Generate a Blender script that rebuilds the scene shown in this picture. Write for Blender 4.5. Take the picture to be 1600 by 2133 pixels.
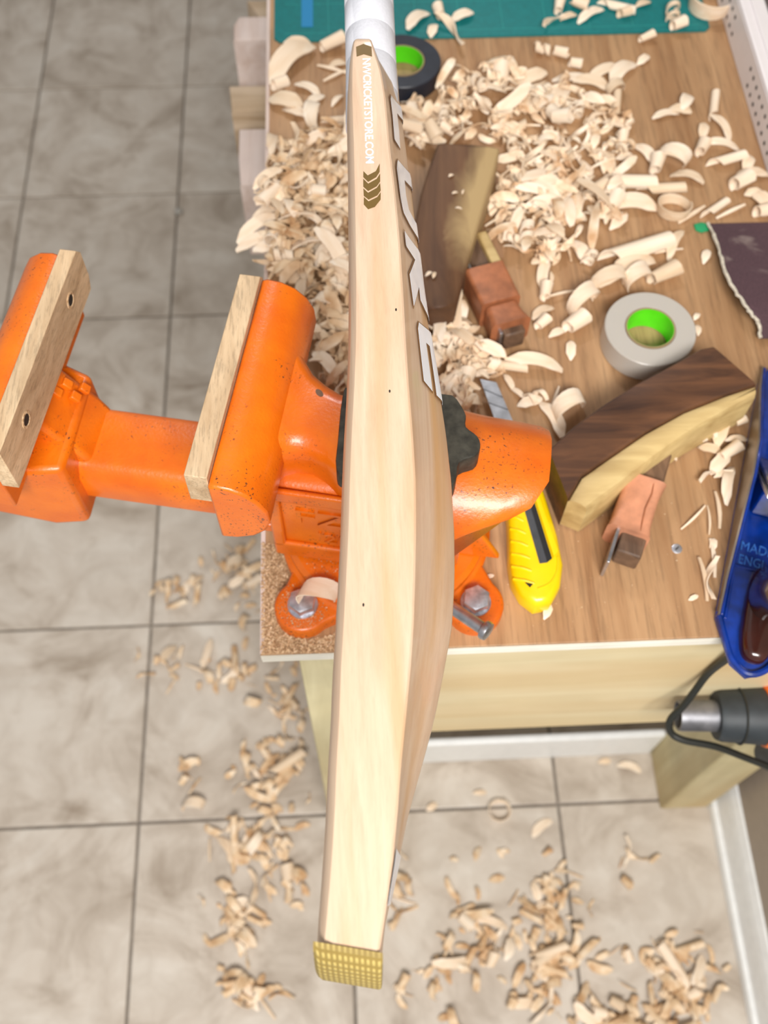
import bpy, bmesh, math, random
import numpy as np
from mathutils import Vector, Matrix, Euler

for o in list(bpy.data.objects):
    bpy.data.objects.remove(o)
SC = bpy.context.scene
COL = SC.collection
V3 = Vector
PI = math.pi

# ------------------------------------------------------------------ camera
F_PX = 2152.79                      # focal length for a 1600 px wide frame
CAM = Vector((0.0, 0.0, 1.66))
PITCH, YAW, ROLL = 1.09361455, 0.0614933532, 0.0188796841
_fw = Vector((math.sin(YAW)*math.cos(PITCH), math.cos(YAW)*math.cos(PITCH), -math.sin(PITCH)))
_rt = Vector((math.cos(YAW), -math.sin(YAW), 0))
_up = _rt.cross(_fw)
C_R = (math.cos(ROLL)*_rt + math.sin(ROLL)*_up)
C_U = (-math.sin(ROLL)*_rt + math.cos(ROLL)*_up)
C_F = _fw
cd = bpy.data.cameras.new('camera')
cam = bpy.data.objects.new('camera', cd)
COL.objects.link(cam)
cam.matrix_world = Matrix(((C_R.x, C_U.x, -C_F.x, CAM.x), (C_R.y, C_U.y, -C_F.y, CAM.y),
                           (C_R.z, C_U.z, -C_F.z, CAM.z), (0, 0, 0, 1)))
cd.sensor_fit = 'HORIZONTAL'
cd.sensor_width = 36.0
cd.lens = F_PX/1600*36.0
cd.clip_start = 0.02
cd.clip_end = 50
cd.dof.use_dof = True
cd.dof.focus_distance = 0.645
cd.dof.aperture_fstop = 9.5
SC.camera = cam

def at(x, y, z):
    """world point at height z seen at image position x, y (1600 x 2133 frame)"""
    d = C_R*((x-800)/F_PX) - C_U*((y-1066.5)/F_PX) + C_F
    return CAM + d*((z-CAM.z)/d.z)

# ------------------------------------------------------------------ light
W = bpy.data.worlds.new('world')
SC.world = W
W.use_nodes = True
W.node_tree.nodes['Background'].inputs[0].default_value = (1.0, 0.985, 0.97, 1)
W.node_tree.nodes['Background'].inputs[1].default_value = 0.36

def area(name, loc, target, size, power, color=(1, 1, 1), size_y=None):
    ld = bpy.data.lights.new(name, 'AREA')
    ld.energy = power
    ld.color = color
    ld.size = size
    if size_y:
        ld.shape = 'RECTANGLE'
        ld.size_y = size_y
    o = bpy.data.objects.new(name, ld)
    COL.objects.link(o)
    o.location = loc
    o.rotation_euler = (Vector(target)-Vector(loc)).to_track_quat('-Z', 'Y').to_euler()
    return o
area('ceiling_panel_light', (0.10, -1.15, 2.70), (0.05, 0.25, 0.6), 1.2, 84, (1.0, 0.975, 0.95), 0.6)
# task lamp over the far end of the bench
sl_ = bpy.data.lights.new('task_lamp', 'SPOT')
sl_.energy = 16
sl_.spot_size = math.radians(88)
sl_.spot_blend = 0.6
sl_.shadow_soft_size = 0.09
sl_.color = (1.0, 0.98, 0.97)
so_ = bpy.data.objects.new('task_lamp', sl_)
COL.objects.link(so_)
so_.location = (0.02, 1.55, 1.95)
so_.rotation_euler = (Vector((0.27, 0.80, 0.86))-so_.location).to_track_quat('-Z', 'Y').to_euler()

SC.view_settings.view_transform = 'Standard'
SC.view_settings.look = 'None'
SC.view_settings.exposure = 0.0
SC.view_settings.gamma = 1.0
SC.view_settings.use_curve_mapping = False

# ------------------------------------------------------------------ material helpers
def lin(c):
    r = []
    for v in c:
        v = v/255.0
        r.append(v/12.92 if v <= 0.04045 else ((v+0.055)/1.055)**2.4)
    return (*r, 1)

def new_mat(name):
    m = bpy.data.materials.new(name)
    m.use_nodes = True
    nt = m.node_tree
    return m, nt, nt.nodes['Principled BSDF']

def nd(nt, typ, **kw):
    n = nt.nodes.new(typ)
    for k, v in kw.items():
        setattr(n, k, v)
    return n

def coords(nt, scale=(1, 1, 1), rot=(0, 0, 0), kind='Object'):
    tc = nd(nt, 'ShaderNodeTexCoord')
    mp = nd(nt, 'ShaderNodeMapping')
    mp.inputs['Scale'].default_value = scale
    mp.inputs['Rotation'].default_value = rot
    nt.links.new(tc.outputs[kind], mp.inputs['Vector'])
    return mp.outputs['Vector']

def noise(nt, vec, scale, detail=4, rough=0.55, dist=0.0):
    n = nd(nt, 'ShaderNodeTexNoise')
    n.inputs['Scale'].default_value = scale
    n.inputs['Detail'].default_value = detail
    n.inputs['Roughness'].default_value = rough
    n.inputs['Distortion'].default_value = dist
    nt.links.new(vec, n.inputs['Vector'])
    return n.outputs['Fac']

def ramp(nt, fac, stops):
    r = nd(nt, 'ShaderNodeValToRGB')
    el = r.color_ramp.elements
    while len(el) < len(stops):
        el.new(0.5)
    for e, (p, c) in zip(el, stops):
        e.position = p
        e.color = c if len(c) == 4 else lin(c)
    nt.links.new(fac, r.inputs['Fac'])
    return r.outputs['Color']

def mix(nt, fac, a, b, mode='MIX'):
    m = nd(nt, 'ShaderNodeMix', data_type='RGBA', blend_type=mode)
    for sock, v in ((m.inputs[0], fac), (m.inputs[6], a), (m.inputs[7], b)):
        if hasattr(v, 'is_output') or isinstance(v, bpy.types.NodeSocket):
            nt.links.new(v, sock)
        elif isinstance(v, (int, float)):
            sock.default_value = v
        else:
            sock.default_value = v if len(v) == 4 else lin(v)
    return m.outputs[2]

def bump(nt, bsdf, height, strength=0.2, dist=0.001):
    b = nd(nt, 'ShaderNodeBump')
    b.inputs['Strength'].default_value = strength
    b.inputs['Distance'].default_value = dist
    nt.links.new(height, b.inputs['Height'])
    nt.links.new(b.outputs['Normal'], bsdf.inputs['Normal'])

def mapr(nt, v, a, b):
    m = nd(nt, 'ShaderNodeMapRange')
    m.inputs['From Min'].default_value = a
    m.inputs['From Max'].default_value = b
    nt.links.new(v, m.inputs['Value'])
    return m.outputs['Result']

def plain(name, col, rough=0.5, metal=0.0, coat=0.0, nz=0.0, nscale=60, bmp=0.0):
    m, nt, b = new_mat(name)
    b.inputs['Roughness'].default_value = rough
    b.inputs['Metallic'].default_value = metal
    b.inputs['Coat Weight'].default_value = coat
    v = coords(nt)
    n = noise(nt, v, nscale)
    lo = [max(0, c*(1-nz)) for c in col]
    hi = [min(255, c*(1+nz)) for c in col]
    c = ramp(nt, n, [(0.3, lo), (0.7, hi)])
    nt.links.new(c, b.inputs['Base Color'])
    if bmp:
        bump(nt, b, n, bmp, 0.002)
    return m

def wood(name, light, dark, along='Y', scale=60, stretch=0.06, rough=0.55, contrast=(0.3, 0.7),
         pores=0.0, coat=0.0, rnd=False, blotch=0.25, tint=None, rotz=0.0):
    m, nt, b = new_mat(name)
    b.inputs['Roughness'].default_value = rough
    b.inputs['Coat Weight'].default_value = coat
    s = {'X': (stretch, 1, 1), 'Y': (1, stretch, 1), 'Z': (1, 1, stretch)}[along]
    v = coords(nt, s, (0, 0, rotz))
    n1 = noise(nt, v, scale, 5, 0.6, 0.6)
    c = ramp(nt, n1, [(contrast[0], dark), (contrast[1], light)])
    v2 = coords(nt, (1, 1, 1))
    n2 = noise(nt, v2, 9, 3)
    shade = ramp(nt, n2, [(0.3, (1-blotch, 1-blotch, 1-blotch, 1)), (0.7, (1, 1, 1, 1))])
    c = mix(nt, 1.0, c, shade, 'MULTIPLY')
    if tint:
        n4 = noise(nt, coords(nt, s), scale*0.22, 3, 0.5, 0.3)
        f = ramp(nt, n4, [(0.47, (0, 0, 0, 1)), (0.70, (1, 1, 1, 1))])
        c = mix(nt, f, c, tint)
    if pores:
        n3 = noise(nt, coords(nt, (s[0]*1.0, s[1]*1.0, s[2])), scale*6, 3, 0.7)
        p = ramp(nt, n3, [(0.36, (1-pores, 1-pores, 1-pores, 1)), (0.5, (1, 1, 1, 1))])
        c = mix(nt, 1.0, c, p, 'MULTIPLY')
    if rnd:
        oi = nd(nt, 'ShaderNodeObjectInfo')
        hs = ramp(nt, oi.outputs['Random'], [(0.0, (0.84, 0.76, 0.66, 1)), (0.5, (1, 0.96, 0.92, 1)), (1.0, (1.0, 1.0, 1.0, 1))])
        c = mix(nt, 1.0, c, hs, 'MULTIPLY')
    nt.links.new(c, b.inputs['Base Color'])
    bump(nt, b, n1, 0.12, 0.0006)
    return m

MAT = {}
def setup_mats():
    M = MAT
    # floor tile: mottled warm grey stone look, slightly different per tile
    m, nt, b = new_mat('floor_tile')
    tc = nd(nt, 'ShaderNodeTexCoord')
    oi = nd(nt, 'ShaderNodeObjectInfo')
    ad = nd(nt, 'ShaderNodeVectorMath', operation='MULTIPLY_ADD')
    nt.links.new(oi.outputs['Random'], ad.inputs[0])
    ad.inputs[1].default_value = (13.0, 7.0, 3.0)
    nt.links.new(tc.outputs['Object'], ad.inputs[2])
    n1 = noise(nt, ad.outputs[0], 5.5, 6, 0.6, 1.6)
    n2 = noise(nt, ad.outputs[0], 16, 4, 0.6, 0.8)
    c = ramp(nt, n1, [(0.26, (160, 145, 128)), (0.5, (202, 191, 177)), (0.72, (214, 206, 194))])
    c2 = ramp(nt, n2, [(0.35, (0.86, 0.84, 0.82, 1)), (0.6, (1, 1, 1, 1))])
    c = mix(nt, 1.0, c, c2, 'MULTIPLY')
    nt.links.new(c, b.inputs['Base Color'])
    b.inputs['Roughness'].default_value = 0.42
    M['tile'] = m
    M['grout'] = plain('grout', (128, 119, 109), 0.9, nz=0.12, nscale=40)
    M['wall'] = plain('wall_paint', (172, 160, 146), 0.75, nz=0.02)
    M['trim'] = plain('white_trim_paint', (236, 237, 235), 0.4, nz=0.02)
    M['bench'] = wood('bench_veneer', (190, 151, 110), (150, 109, 72), 'Y', 46, 0.06, 0.5, (0.26, 0.70), 0.22, blotch=0.10)
    M['ply'] = wood('plywood_edge_light', (252, 249, 238), (238, 230, 210), 'X', 60, 0.1, 0.7)
    M['plyd'] = wood('plywood_edge_dark', (172, 152, 116), (130, 110, 80), 'X', 60, 0.1, 0.8)
    M['apron'] = wood('pine_board', (238, 226, 190), (216, 198, 154), 'X', 26, 0.09, 0.6, (0.25, 0.75), tint=(206, 176, 126), blotch=0.12)
    M['leg'] = wood('pine_post', (230, 220, 178), (198, 184, 138), 'Z', 30, 0.08, 0.65, tint=(190, 160, 112))
    M['stub'] = wood('offcut_wood', (206, 184, 158), (158, 132, 100), 'X', 30, 0.1, 0.7)
    M['offwhite'] = wood('offcut_pale', (232, 216, 208), (206, 182, 168), 'Y', 40, 0.1, 0.7)
    M['blade'] = wood('willow', (223, 197, 169), (209, 175, 145), 'Y', 150, 0.018, 0.42, (0.25, 0.75), 0.06, 0.15, blotch=0.06, tint=(204, 162, 116), rotz=0.05)
    M['jawpad'] = wood('jaw_pad_wood', (228, 200, 162), (192, 160, 122), 'Y', 90, 0.12, 0.7, (0.3, 0.7), 0.25, rotz=0.197)
    M['grip'] = plain('white_cloth_tape', (230, 231, 238), 0.65, nz=0.015, nscale=400, bmp=0.15)
    M['sticker_white'] = plain('white_sticker', (238, 242, 250), 0.3, coat=0.3, nz=0.01)
    M['sticker_brown'] = plain('brown_outline', (134, 92, 46), 0.4, nz=0.06)
    M['sticker_gold'] = plain('olive_gold_sticker', (104, 78, 18), 0.5, nz=0.05)
    # toe guard rubber with fine woven relief
    m, nt, b = new_mat('toe_guard_rubber')
    v = coords(nt, (1, 1, 1))
    wv = nd(nt, 'ShaderNodeTexWave', wave_type='BANDS', bands_direction='X')
    wv.inputs['Scale'].default_value = 118
    wv.inputs['Distortion'].default_value = 0.0
    nt.links.new(v, wv.inputs['Vector'])
    wv2 = nd(nt, 'ShaderNodeTexWave', wave_type='BANDS', bands_direction='Z')
    wv2.inputs['Scale'].default_value = 60
    nt.links.new(v, wv2.inputs['Vector'])
    mm = nd(nt, 'ShaderNodeMath', operation='MULTIPLY')
    nt.links.new(wv.outputs['Fac'], mm.inputs[0])
    nt.links.new(wv2.outputs['Fac'], mm.inputs[1])
    c = ramp(nt, mm.outputs[0], [(0.05, (140, 118, 58)), (0.6, (190, 168, 98))])
    nt.links.new(c, b.inputs['Base Color'])
    b.inputs['Roughness'].default_value = 0.6
    bump(nt, b, mm.outputs[0], 0.6, 0.001)
    M['toe'] = m
    # vise paint: orange enamel, worn with dark chips
    m, nt, b = new_mat('orange_enamel')
    v = coords(nt)
    n1 = noise(nt, v, 24, 4)
    c = ramp(nt, n1, [(0.3, (210, 94, 8)), (0.7, (232, 118, 12))])
    n2 = noise(nt, v, 480, 2, 0.5)
    n3 = noise(nt, v, 26, 3)
    chips = nd(nt, 'ShaderNodeMath', operation='MULTIPLY')
    nt.links.new(ramp(nt, n2, [(0.635, (0, 0, 0, 1)), (0.66, (1, 1, 1, 1))]), chips.inputs[0])
    nt.links.new(ramp(nt, n3, [(0.48, (0, 0, 0, 1)), (0.64, (1, 1, 1, 1))]), chips.inputs[1])
    c = mix(nt, chips.outputs[0], c, (62, 46, 34))
    nt.links.new(c, b.inputs['Base Color'])
    b.inputs['Roughness'].default_value = 0.36
    b.inputs['Coat Weight'].default_value = 0.25
    b.inputs['Coat Roughness'].default_value = 0.2
    bump(nt, b, noise(nt, v, 420, 2), 0.22, 0.0012)
    M['orange'] = m
    M['iron'] = plain('dark_cast_iron', (62, 60, 52), 0.55, 0.3, nz=0.25, nscale=130, bmp=0.2)
    M['steel'] = plain('bright_steel', (190, 192, 198), 0.32, 0.95, nz=0.12, nscale=90)
    M['zinc'] = plain('zinc_bolt', (200, 202, 210), 0.38, 0.85, nz=0.14, nscale=160, bmp=0.15)
    M['dullsteel'] = plain('dull_nozzle_steel', (132, 132, 136), 0.5, 0.8, nz=0.15, nscale=50)
    M['blackhole'] = plain('dark_recess', (38, 30, 24), 0.8)
    M['yellow'] = plain('yellow_plastic', (240, 204, 4), 0.33, nz=0.02, coat=0.2)
    M['black'] = plain('black_plastic', (34, 35, 36), 0.4, nz=0.1)
    M['blackmetal'] = plain('grey_channel', (88, 92, 96), 0.4, 0.5, nz=0.08)
    M['mat'] = plain('cutting_mat_green', (0, 108, 108), 0.6, nz=0.05, nscale=200)
    M['matline'] = plain('cutting_mat_line', (40, 150, 142), 0.6)
    M['blue_tape'] = plain('blue_strip', (16, 124, 176), 0.5)
    M['tape_black'] = plain('black_tape', (36, 40, 50), 0.35, nz=0.1)
    M['green'] = plain('green_core', (92, 222, 22), 0.45, nz=0.04)
    M['card'] = plain('card_core', (150, 128, 92), 0.8)
    m, nt, b = new_mat('clear_tape')
    b.inputs['Base Color'].default_value = lin((214, 208, 198))
    b.inputs['Roughness'].default_value = 0.25
    b.inputs['Subsurface Weight'].default_value = 0.35
    b.inputs['Subsurface Radius'].default_value = (0.01, 0.009, 0.007)
    b.inputs['Transmission Weight'].default_value = 0.3
    M['tape_clear'] = m
    M['darkwood'] = wood('dark_plane_wood', (118, 78, 50), (58, 36, 26), 'X', 70, 0.12, 0.45, (0.3, 0.7), coat=0.1, rotz=-0.62)
    M['darkwood2'] = wood('worn_dark_wood', (122, 86, 56), (76, 48, 30), 'Y', 40, 0.15, 0.62, (0.3, 0.7))
    m = M['darkwood2']
    nt = m.node_tree
    b = nt.nodes['Principled BSDF']
    src = b.inputs['Base Color'].links[0].from_socket
    tc = nd(nt, 'ShaderNodeTexCoord')
    dp = nd(nt, 'ShaderNodeVectorMath', operation='DOT_PRODUCT')
    nt.links.new(tc.outputs['Object'], dp.inputs[0])
    dp.inputs[1].default_value = (0.976*30, -0.216*30, 0)
    a1 = nd(nt, 'ShaderNodeMath', operation='MULTIPLY_ADD')
    nt.links.new(noise(nt, coords(nt, (1, 0.45, 1)), 26, 4, 0.6, 0.7), a1.inputs[0])
    a1.inputs[1].default_value = 1.5
    nt.links.new(dp.outputs['Value'], a1.inputs[2])
    f = ramp(nt, mapr(nt, a1.outputs[0], -0.74, -0.16), [(0.0, (0, 0, 0, 1)), (1.0, (1, 1, 1, 1))])
    sp_ = nd(nt, 'ShaderNodeSeparateXYZ')
    nt.links.new(tc.outputs['Object'], sp_.inputs[0])
    mm_ = nd(nt, 'ShaderNodeMath', operation='MULTIPLY')
    nt.links.new(f, mm_.inputs[0])
    nt.links.new(mapr(nt, sp_.outputs['Y'], 0.635, 0.675), mm_.inputs[1])
    nt.links.new(mix(nt, mm_.outputs[0], src, (176, 150, 106)), b.inputs['Base Color'])
    M['olivewood'] = wood('worn_olive_wood', (182, 158, 112), (140, 114, 74), 'Y', 45, 0.15, 0.5, coat=0.1)
    M['sapwood'] = wood('sapwood', (222, 196, 138), (180, 150, 96), 'X', 60, 0.12, 0.55, rotz=-0.62)
    M['wedge'] = wood('wedge_wood', (134, 104, 80), (84, 62, 46), 'Y', 90, 0.2, 0.6)
    M['leather'] = plain('brown_leather', (158, 98, 64), 0.5, nz=0.12, nscale=70, bmp=0.2)
    M['leather2'] = plain('pale_leather', (196, 136, 104), 0.5, nz=0.1, nscale=60, bmp=0.25)
    M['blue'] = plain('blue_enamel', (6, 46, 128), 0.25, nz=0.2, nscale=70, coat=0.5, bmp=0.2)
    M['blue_highlight'] = plain('blue_relief_highlight', (58, 112, 190), 0.3, nz=0.2, nscale=300)  # lighter blue paints the highlight into the raised cast letters
    M['tote'] = plain('dark_brown_handle', (52, 24, 18), 0.22, nz=0.2, nscale=25, coat=0.6)
    M['planeside'] = plain('ground_iron_side', (150, 138, 124), 0.4, 0.8, nz=0.06)
    M['brass'] = plain('brass', (196, 150, 62), 0.35, 0.9)
    M['sand'] = None
    m, nt, b = new_mat('maroon_abrasive')
    v = coords(nt)
    g = noise(nt, v, 900, 2)
    c = ramp(nt, g, [(0.3, (66, 46, 52)), (0.7, (92, 66, 72))])
    d = ramp(nt, noise(nt, coords(nt, (1, 2.2, 1)), 22, 4, 0.6, 0.5), [(0.56, (0, 0, 0, 1)), (0.8, (0.75, 0.75, 0.75, 1))])
    c = mix(nt, d, c, (176, 160, 150))
    nt.links.new(c, b.inputs['Base Color'])
    b.inputs['Roughness'].default_value = 0.85
    bump(nt, b, g, 0.4, 0.001)
    M['sand'] = m
    M['fray'] = plain('frayed_cloth', (206, 198, 180), 0.9, nz=0.12, nscale=300, bmp=0.5)
    M['greencloth'] = plain('green_backing', (36, 150, 96), 0.8)
    M['tray'] = plain('white_tray_plastic', (232, 226, 226), 0.4, nz=0.01)
    M['traydark'] = plain('tray_contents', (92, 80, 78), 0.8, nz=0.2, nscale=20)
    M['guncase'] = plain('black_gun_housing', (44, 50, 54), 0.55, nz=0.12)
    M['gunorange'] = plain('orange_gun_body', (236, 112, 20), 0.4)
    M['cord'] = plain('black_cord', (34, 36, 32), 0.5)
    M['shaving'] = wood('wood_shaving', (252, 240, 222), (236, 212, 182), 'X', 110, 0.1, 0.6, rnd=True, blotch=0.05)
    m, nt, b = new_mat('shaving_mass')
    v = coords(nt)
    c = ramp(nt, noise(nt, v, 46, 2), [(0.3, (204, 162, 120)), (0.5, (238, 214, 182)), (0.72, (251, 238, 218))])
    nt.links.new(c, b.inputs['Base Color'])
    b.inputs['Roughness'].default_value = 0.65
    M['shavemass'] = m
    m, nt, b = new_mat('shaving_mass_tan')
    c = ramp(nt, noise(nt, coords(nt), 46, 2), [(0.3, (194, 152, 108)), (0.5, (224, 194, 156)), (0.74, (246, 230, 206))])
    nt.links.new(c, b.inputs['Base Color'])
    b.inputs['Roughness'].default_value = 0.65
    M['shavemass_tan'] = m
    m, nt, b = new_mat('sawdust')
    c = ramp(nt, noise(nt, coords(nt), 500, 2), [(0.3, (158, 122, 84)), (0.55, (210, 178, 138)), (0.75, (236, 214, 184))])
    nt.links.new(c, b.inputs['Base Color'])
    b.inputs['Roughness'].default_value = 0.9
    M['sawdust'] = m
    M['pebble'] = plain('grey_pebble', (170, 166, 158), 0.6)
setup_mats()

# ------------------------------------------------------------------ mesh helpers
class MB:
    """collects geometry for one mesh object (world coordinates)"""
    def __init__(self):
        self.v = []
        self.f = []
    def add(self, vs, fs):
        n = len(self.v)
        self.v += [tuple(p) for p in vs]
        self.f += [tuple(i+n for i in f) for f in fs]
        return self
    def box(self, lo, hi, M=None):
        x0, y0, z0 = lo
        x1, y1, z1 = hi
        vs = [Vector(p) for p in ((x0, y0, z0), (x1, y0, z0), (x1, y1, z0), (x0, y1, z0), (x0, y0, z1), (x1, y0, z1), (x1, y1, z1), (x0, y1, z1))]
        if M:
            vs = [M @ p for p in vs]
        return self.add(vs, [(0, 3, 2, 1), (4, 5, 6, 7), (0, 1, 5, 4), (1, 2, 6, 5), (2, 3, 7, 6), (3, 0, 4, 7)])
    def loft(self, rings, cap=True, closed=True):
        n = len(rings[0])
        vs = [p for r in rings for p in r]
        fs = []
        for i in range(len(rings)-1):
            for k in range(n if closed else n-1):
                k2 = (k+1) % n
                fs.append((i*n+k, i*n+k2, (i+1)*n+k2, (i+1)*n+k))
        if cap:
            fs.append(tuple(range(n-1, -1, -1)))
            fs.append(tuple(range((len(rings)-1)*n, len(rings)*n)))
        return self.add(vs, fs)
    def prism(self, poly, z0, z1, M=None, inset=0.0, bev=0.0):
        """polygon (x, y) list between z0 and z1 with an optional small chamfer at the top"""
        def rr(d):
            return [Vector((p[0], p[1], 0)) for p in offset_poly(poly, -d)]
        rings = []
        base = rr(0)
        rings.append([Vector((p.x, p.y, z0)) for p in base])
        if bev:
            rings.append([Vector((p.x, p.y, z1-bev)) for p in base])
            rings.append([Vector((p.x, p.y, z1-bev*0.3)) for p in rr(bev*0.35)])
            rings.append([Vector((p.x, p.y, z1)) for p in rr(bev)])
        else:
            rings.append([Vector((p.x, p.y, z1)) for p in base])
        if M:
            rings = [[M @ p for p in r] for r in rings]
        return self.loft(rings)
    def tube(self, path, rad, n=10):
        path = [Vector(p) for p in path]
        rings = []
        ref = None
        for i, p in enumerate(path):
            t = (path[min(i+1, len(path)-1)]-path[max(i-1, 0)]).normalized()
            if ref is None:
                ref = Vector((0, 0, 1)) if abs(t.z) < 0.9 else Vector((1, 0, 0))
            s = t.cross(ref).normalized()
            ref = s.cross(t).normalized()
            r = rad[i] if isinstance(rad, (list, tuple)) else rad
            rings.append([p + (s*math.cos(2*PI*k/n) + ref*math.sin(2*PI*k/n))*r for k in range(n)])
        return self.loft(rings)
    def lathe(self, prof, M, n=48, closed=False):
        """prof = (r, z) list turned about M's local z"""
        rings = [[M @ Vector((r*math.cos(2*PI*k/n), r*math.sin(2*PI*k/n), z)) for k in range(n)] for r, z in prof]
        if closed:
            rings.append(rings[0])
            return self.loft(rings, cap=False)
        return self.loft(rings)
    def build(self, name, mat, parent=None, smooth=40, bevel=0.0, seg=2, sub=0):
        me = bpy.data.meshes.new(name)
        me.from_pydata(self.v, [], self.f)
        me.update()
        bm = bmesh.new()
        bm.from_mesh(me)
        bmesh.ops.recalc_face_normals(bm, faces=bm.faces)
        bm.to_mesh(me)
        bm.free()
        if smooth:
            me.shade_smooth()
            me.set_sharp_from_angle(angle=math.radians(smooth))
        me.materials.append(MAT[mat] if isinstance(mat, str) else mat)
        o = bpy.data.objects.new(name, me)
        COL.objects.link(o)
        if bevel:
            md = o.modifiers.new('bevel', 'BEVEL')
            md.width = bevel
            md.segments = seg
            md.limit_method = 'ANGLE'
            md.angle_limit = math.radians(35)
            md.harden_normals = False
        if sub:
            md = o.modifiers.new('sub', 'SUBSURF')
            md.levels = md.render_levels = sub
        if parent is not None:
            attach(o, parent)
        return o

def offset_poly(poly, d):
    """move a simple polygon's outline outwards by d (inwards if negative)"""
    if abs(d) < 1e-9:
        return [tuple(p[:2]) for p in poly]
    n = len(poly)
    A = sum(poly[i][0]*poly[(i+1) % n][1]-poly[(i+1) % n][0]*poly[i][1] for i in range(n))
    s = 1 if A > 0 else -1
    out = []
    for i in range(n):
        p0 = Vector(poly[i-1][:2]); p1 = Vector(poly[i][:2]); p2 = Vector(poly[(i+1) % n][:2])
        e1 = (p1-p0).normalized(); e2 = (p2-p1).normalized()
        n1 = Vector((e1.y, -e1.x))*s; n2 = Vector((e2.y, -e2.x))*s
        b = n1+n2
        if b.length < 1e-4:
            b = n1
        b.normalize()
        k = d/max(0.35, b.dot(n1))
        out.append(tuple(p1+b*k))
    return out

def attach(o, parent):
    o.parent = parent
    if parent.type == 'EMPTY':
        o.matrix_parent_inverse = Matrix.Translation(-parent.location)

def empty(name, loc):
    o = bpy.data.objects.new(name, None)
    o.empty_display_size = 0.02
    COL.objects.link(o)
    o.location = loc
    return o

def tag(o, label, cat, group=None, kind=None):
    o['label'] = label
    o['category'] = cat
    if group:
        o['group'] = group
    if kind:
        o['kind'] = kind
    return o

def structure(o):
    o['kind'] = 'structure'
    return o

def text_mesh(body, size, mat, M, name, parent, extrude=0.0002, bold=0.0, width=1.0):
    cu = bpy.data.curves.new(name, 'FONT')
    cu.body = body
    cu.size = size
    cu.extrude = extrude
    cu.offset = bold
    cu.align_x = 'LEFT'
    cu.align_y = 'CENTER'
    cu.resolution_u = 3
    t = bpy.data.objects.new(name+'_curve', cu)
    COL.objects.link(t)
    dg = bpy.context.evaluated_depsgraph_get()
    me = bpy.data.meshes.new_from_object(t.evaluated_get(dg))
    bpy.data.objects.remove(t)
    xs = [v.co.x for v in me.vertices]
    x0, x1 = min(xs), max(xs)
    me.transform(Matrix.Translation((-x0, 0, 0)))
    if width:
        me.transform(Matrix.Diagonal((width/(x1-x0), 1, 1, 1)))
    me.transform(M)
    me.materials.clear()
    me.materials.append(MAT[mat])
    me.name = name
    o = bpy.data.objects.new(name, me)
    COL.objects.link(o)
    if parent is not None:
        attach(o, parent)
    return o

def arc_pts(c, r, a0, a1, n):
    return [(c[0]+r*math.cos(math.radians(a0+(a1-a0)*i/n)), c[1]+r*math.sin(math.radians(a0+(a1-a0)*i/n))) for i in range(n+1)]

def smooth_loop(pts, k=4):
    """closed Catmull-Rom through 2D points"""
    n = len(pts)
    out = []
    for i in range(n):
        p0, p1, p2, p3 = (Vector(pts[(i+j-1) % n]) for j in range(4))
        for s in range(k):
            t = s/k
            out.append(tuple(0.5*((2*p1)+(p2-p0)*t+(2*p0-5*p1+4*p2-p3)*t*t+(3*p1-p0-3*p2+p3)*t**3)))
    return out

def smooth_path(pts, k=6):
    n = len(pts)
    out = []
    for i in range(n-1):
        p0 = Vector(pts[max(i-1, 0)]); p1 = Vector(pts[i]); p2 = Vector(pts[i+1]); p3 = Vector(pts[min(i+2, n-1)])
        for s in range(k):
            t = s/k
            out.append(0.5*((2*p1)+(p2-p0)*t+(2*p0-5*p1+4*p2-p3)*t*t+(3*p1-p0-3*p2+p3)*t**3))
    out.append(Vector(pts[-1]))
    return out

ZB = 0.86                     # bench top height
# ------------------------------------------------------------------ the setting
TS = 0.32953                  # floor tile pitch
TX0, TY0 = -1.07585645*TS, 0.989365018*TS
floor = MB().box((TX0-4*TS, TY0-3*TS, -0.03), (0.6, TY0+7*TS, -0.004)).build('floor', 'grout')
structure(floor)
tm = None
g = 0.0022
for i in range(-4, 3):
    for k in range(-3, 7):
        x0, y0 = TX0+i*TS, TY0+k*TS
        if tm is None:
            t = MB().box((-TS/2+g, -TS/2+g, -0.012), (TS/2-g, TS/2-g, 0.0)).build('tile', 'tile', None, smooth=0, bevel=0.0016, seg=2)
            tm = t
        else:
            t = tm.copy()
            COL.objects.link(t)
        t.location = (x0+TS/2, y0+TS/2, 0)
        t.parent = floor
        t.name = 'tile'
WX = 0.562
wall = structure(MB().box((WX, -0.6, 0), (WX+0.08, 2.6, 2.5)).build('wall_right', 'wall'))
prof = [(0, 0), (-0.021, 0), (-0.0215, 0.010), (-0.019, 0.017), (-0.013, 0.020), (-0.0115, 0.024), (-0.0115, 0.066), (-0.009, 0.072),
        (-0.0095, 0.076), (-0.006, 0.084), (-0.003, 0.090), (0, 0.091)]
structure(MB().loft([[Vector((WX+a, y, b)) for a, b in prof] for y in (-0.6, 2.6)]).build('baseboard_right', 'trim', smooth=25))

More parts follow.
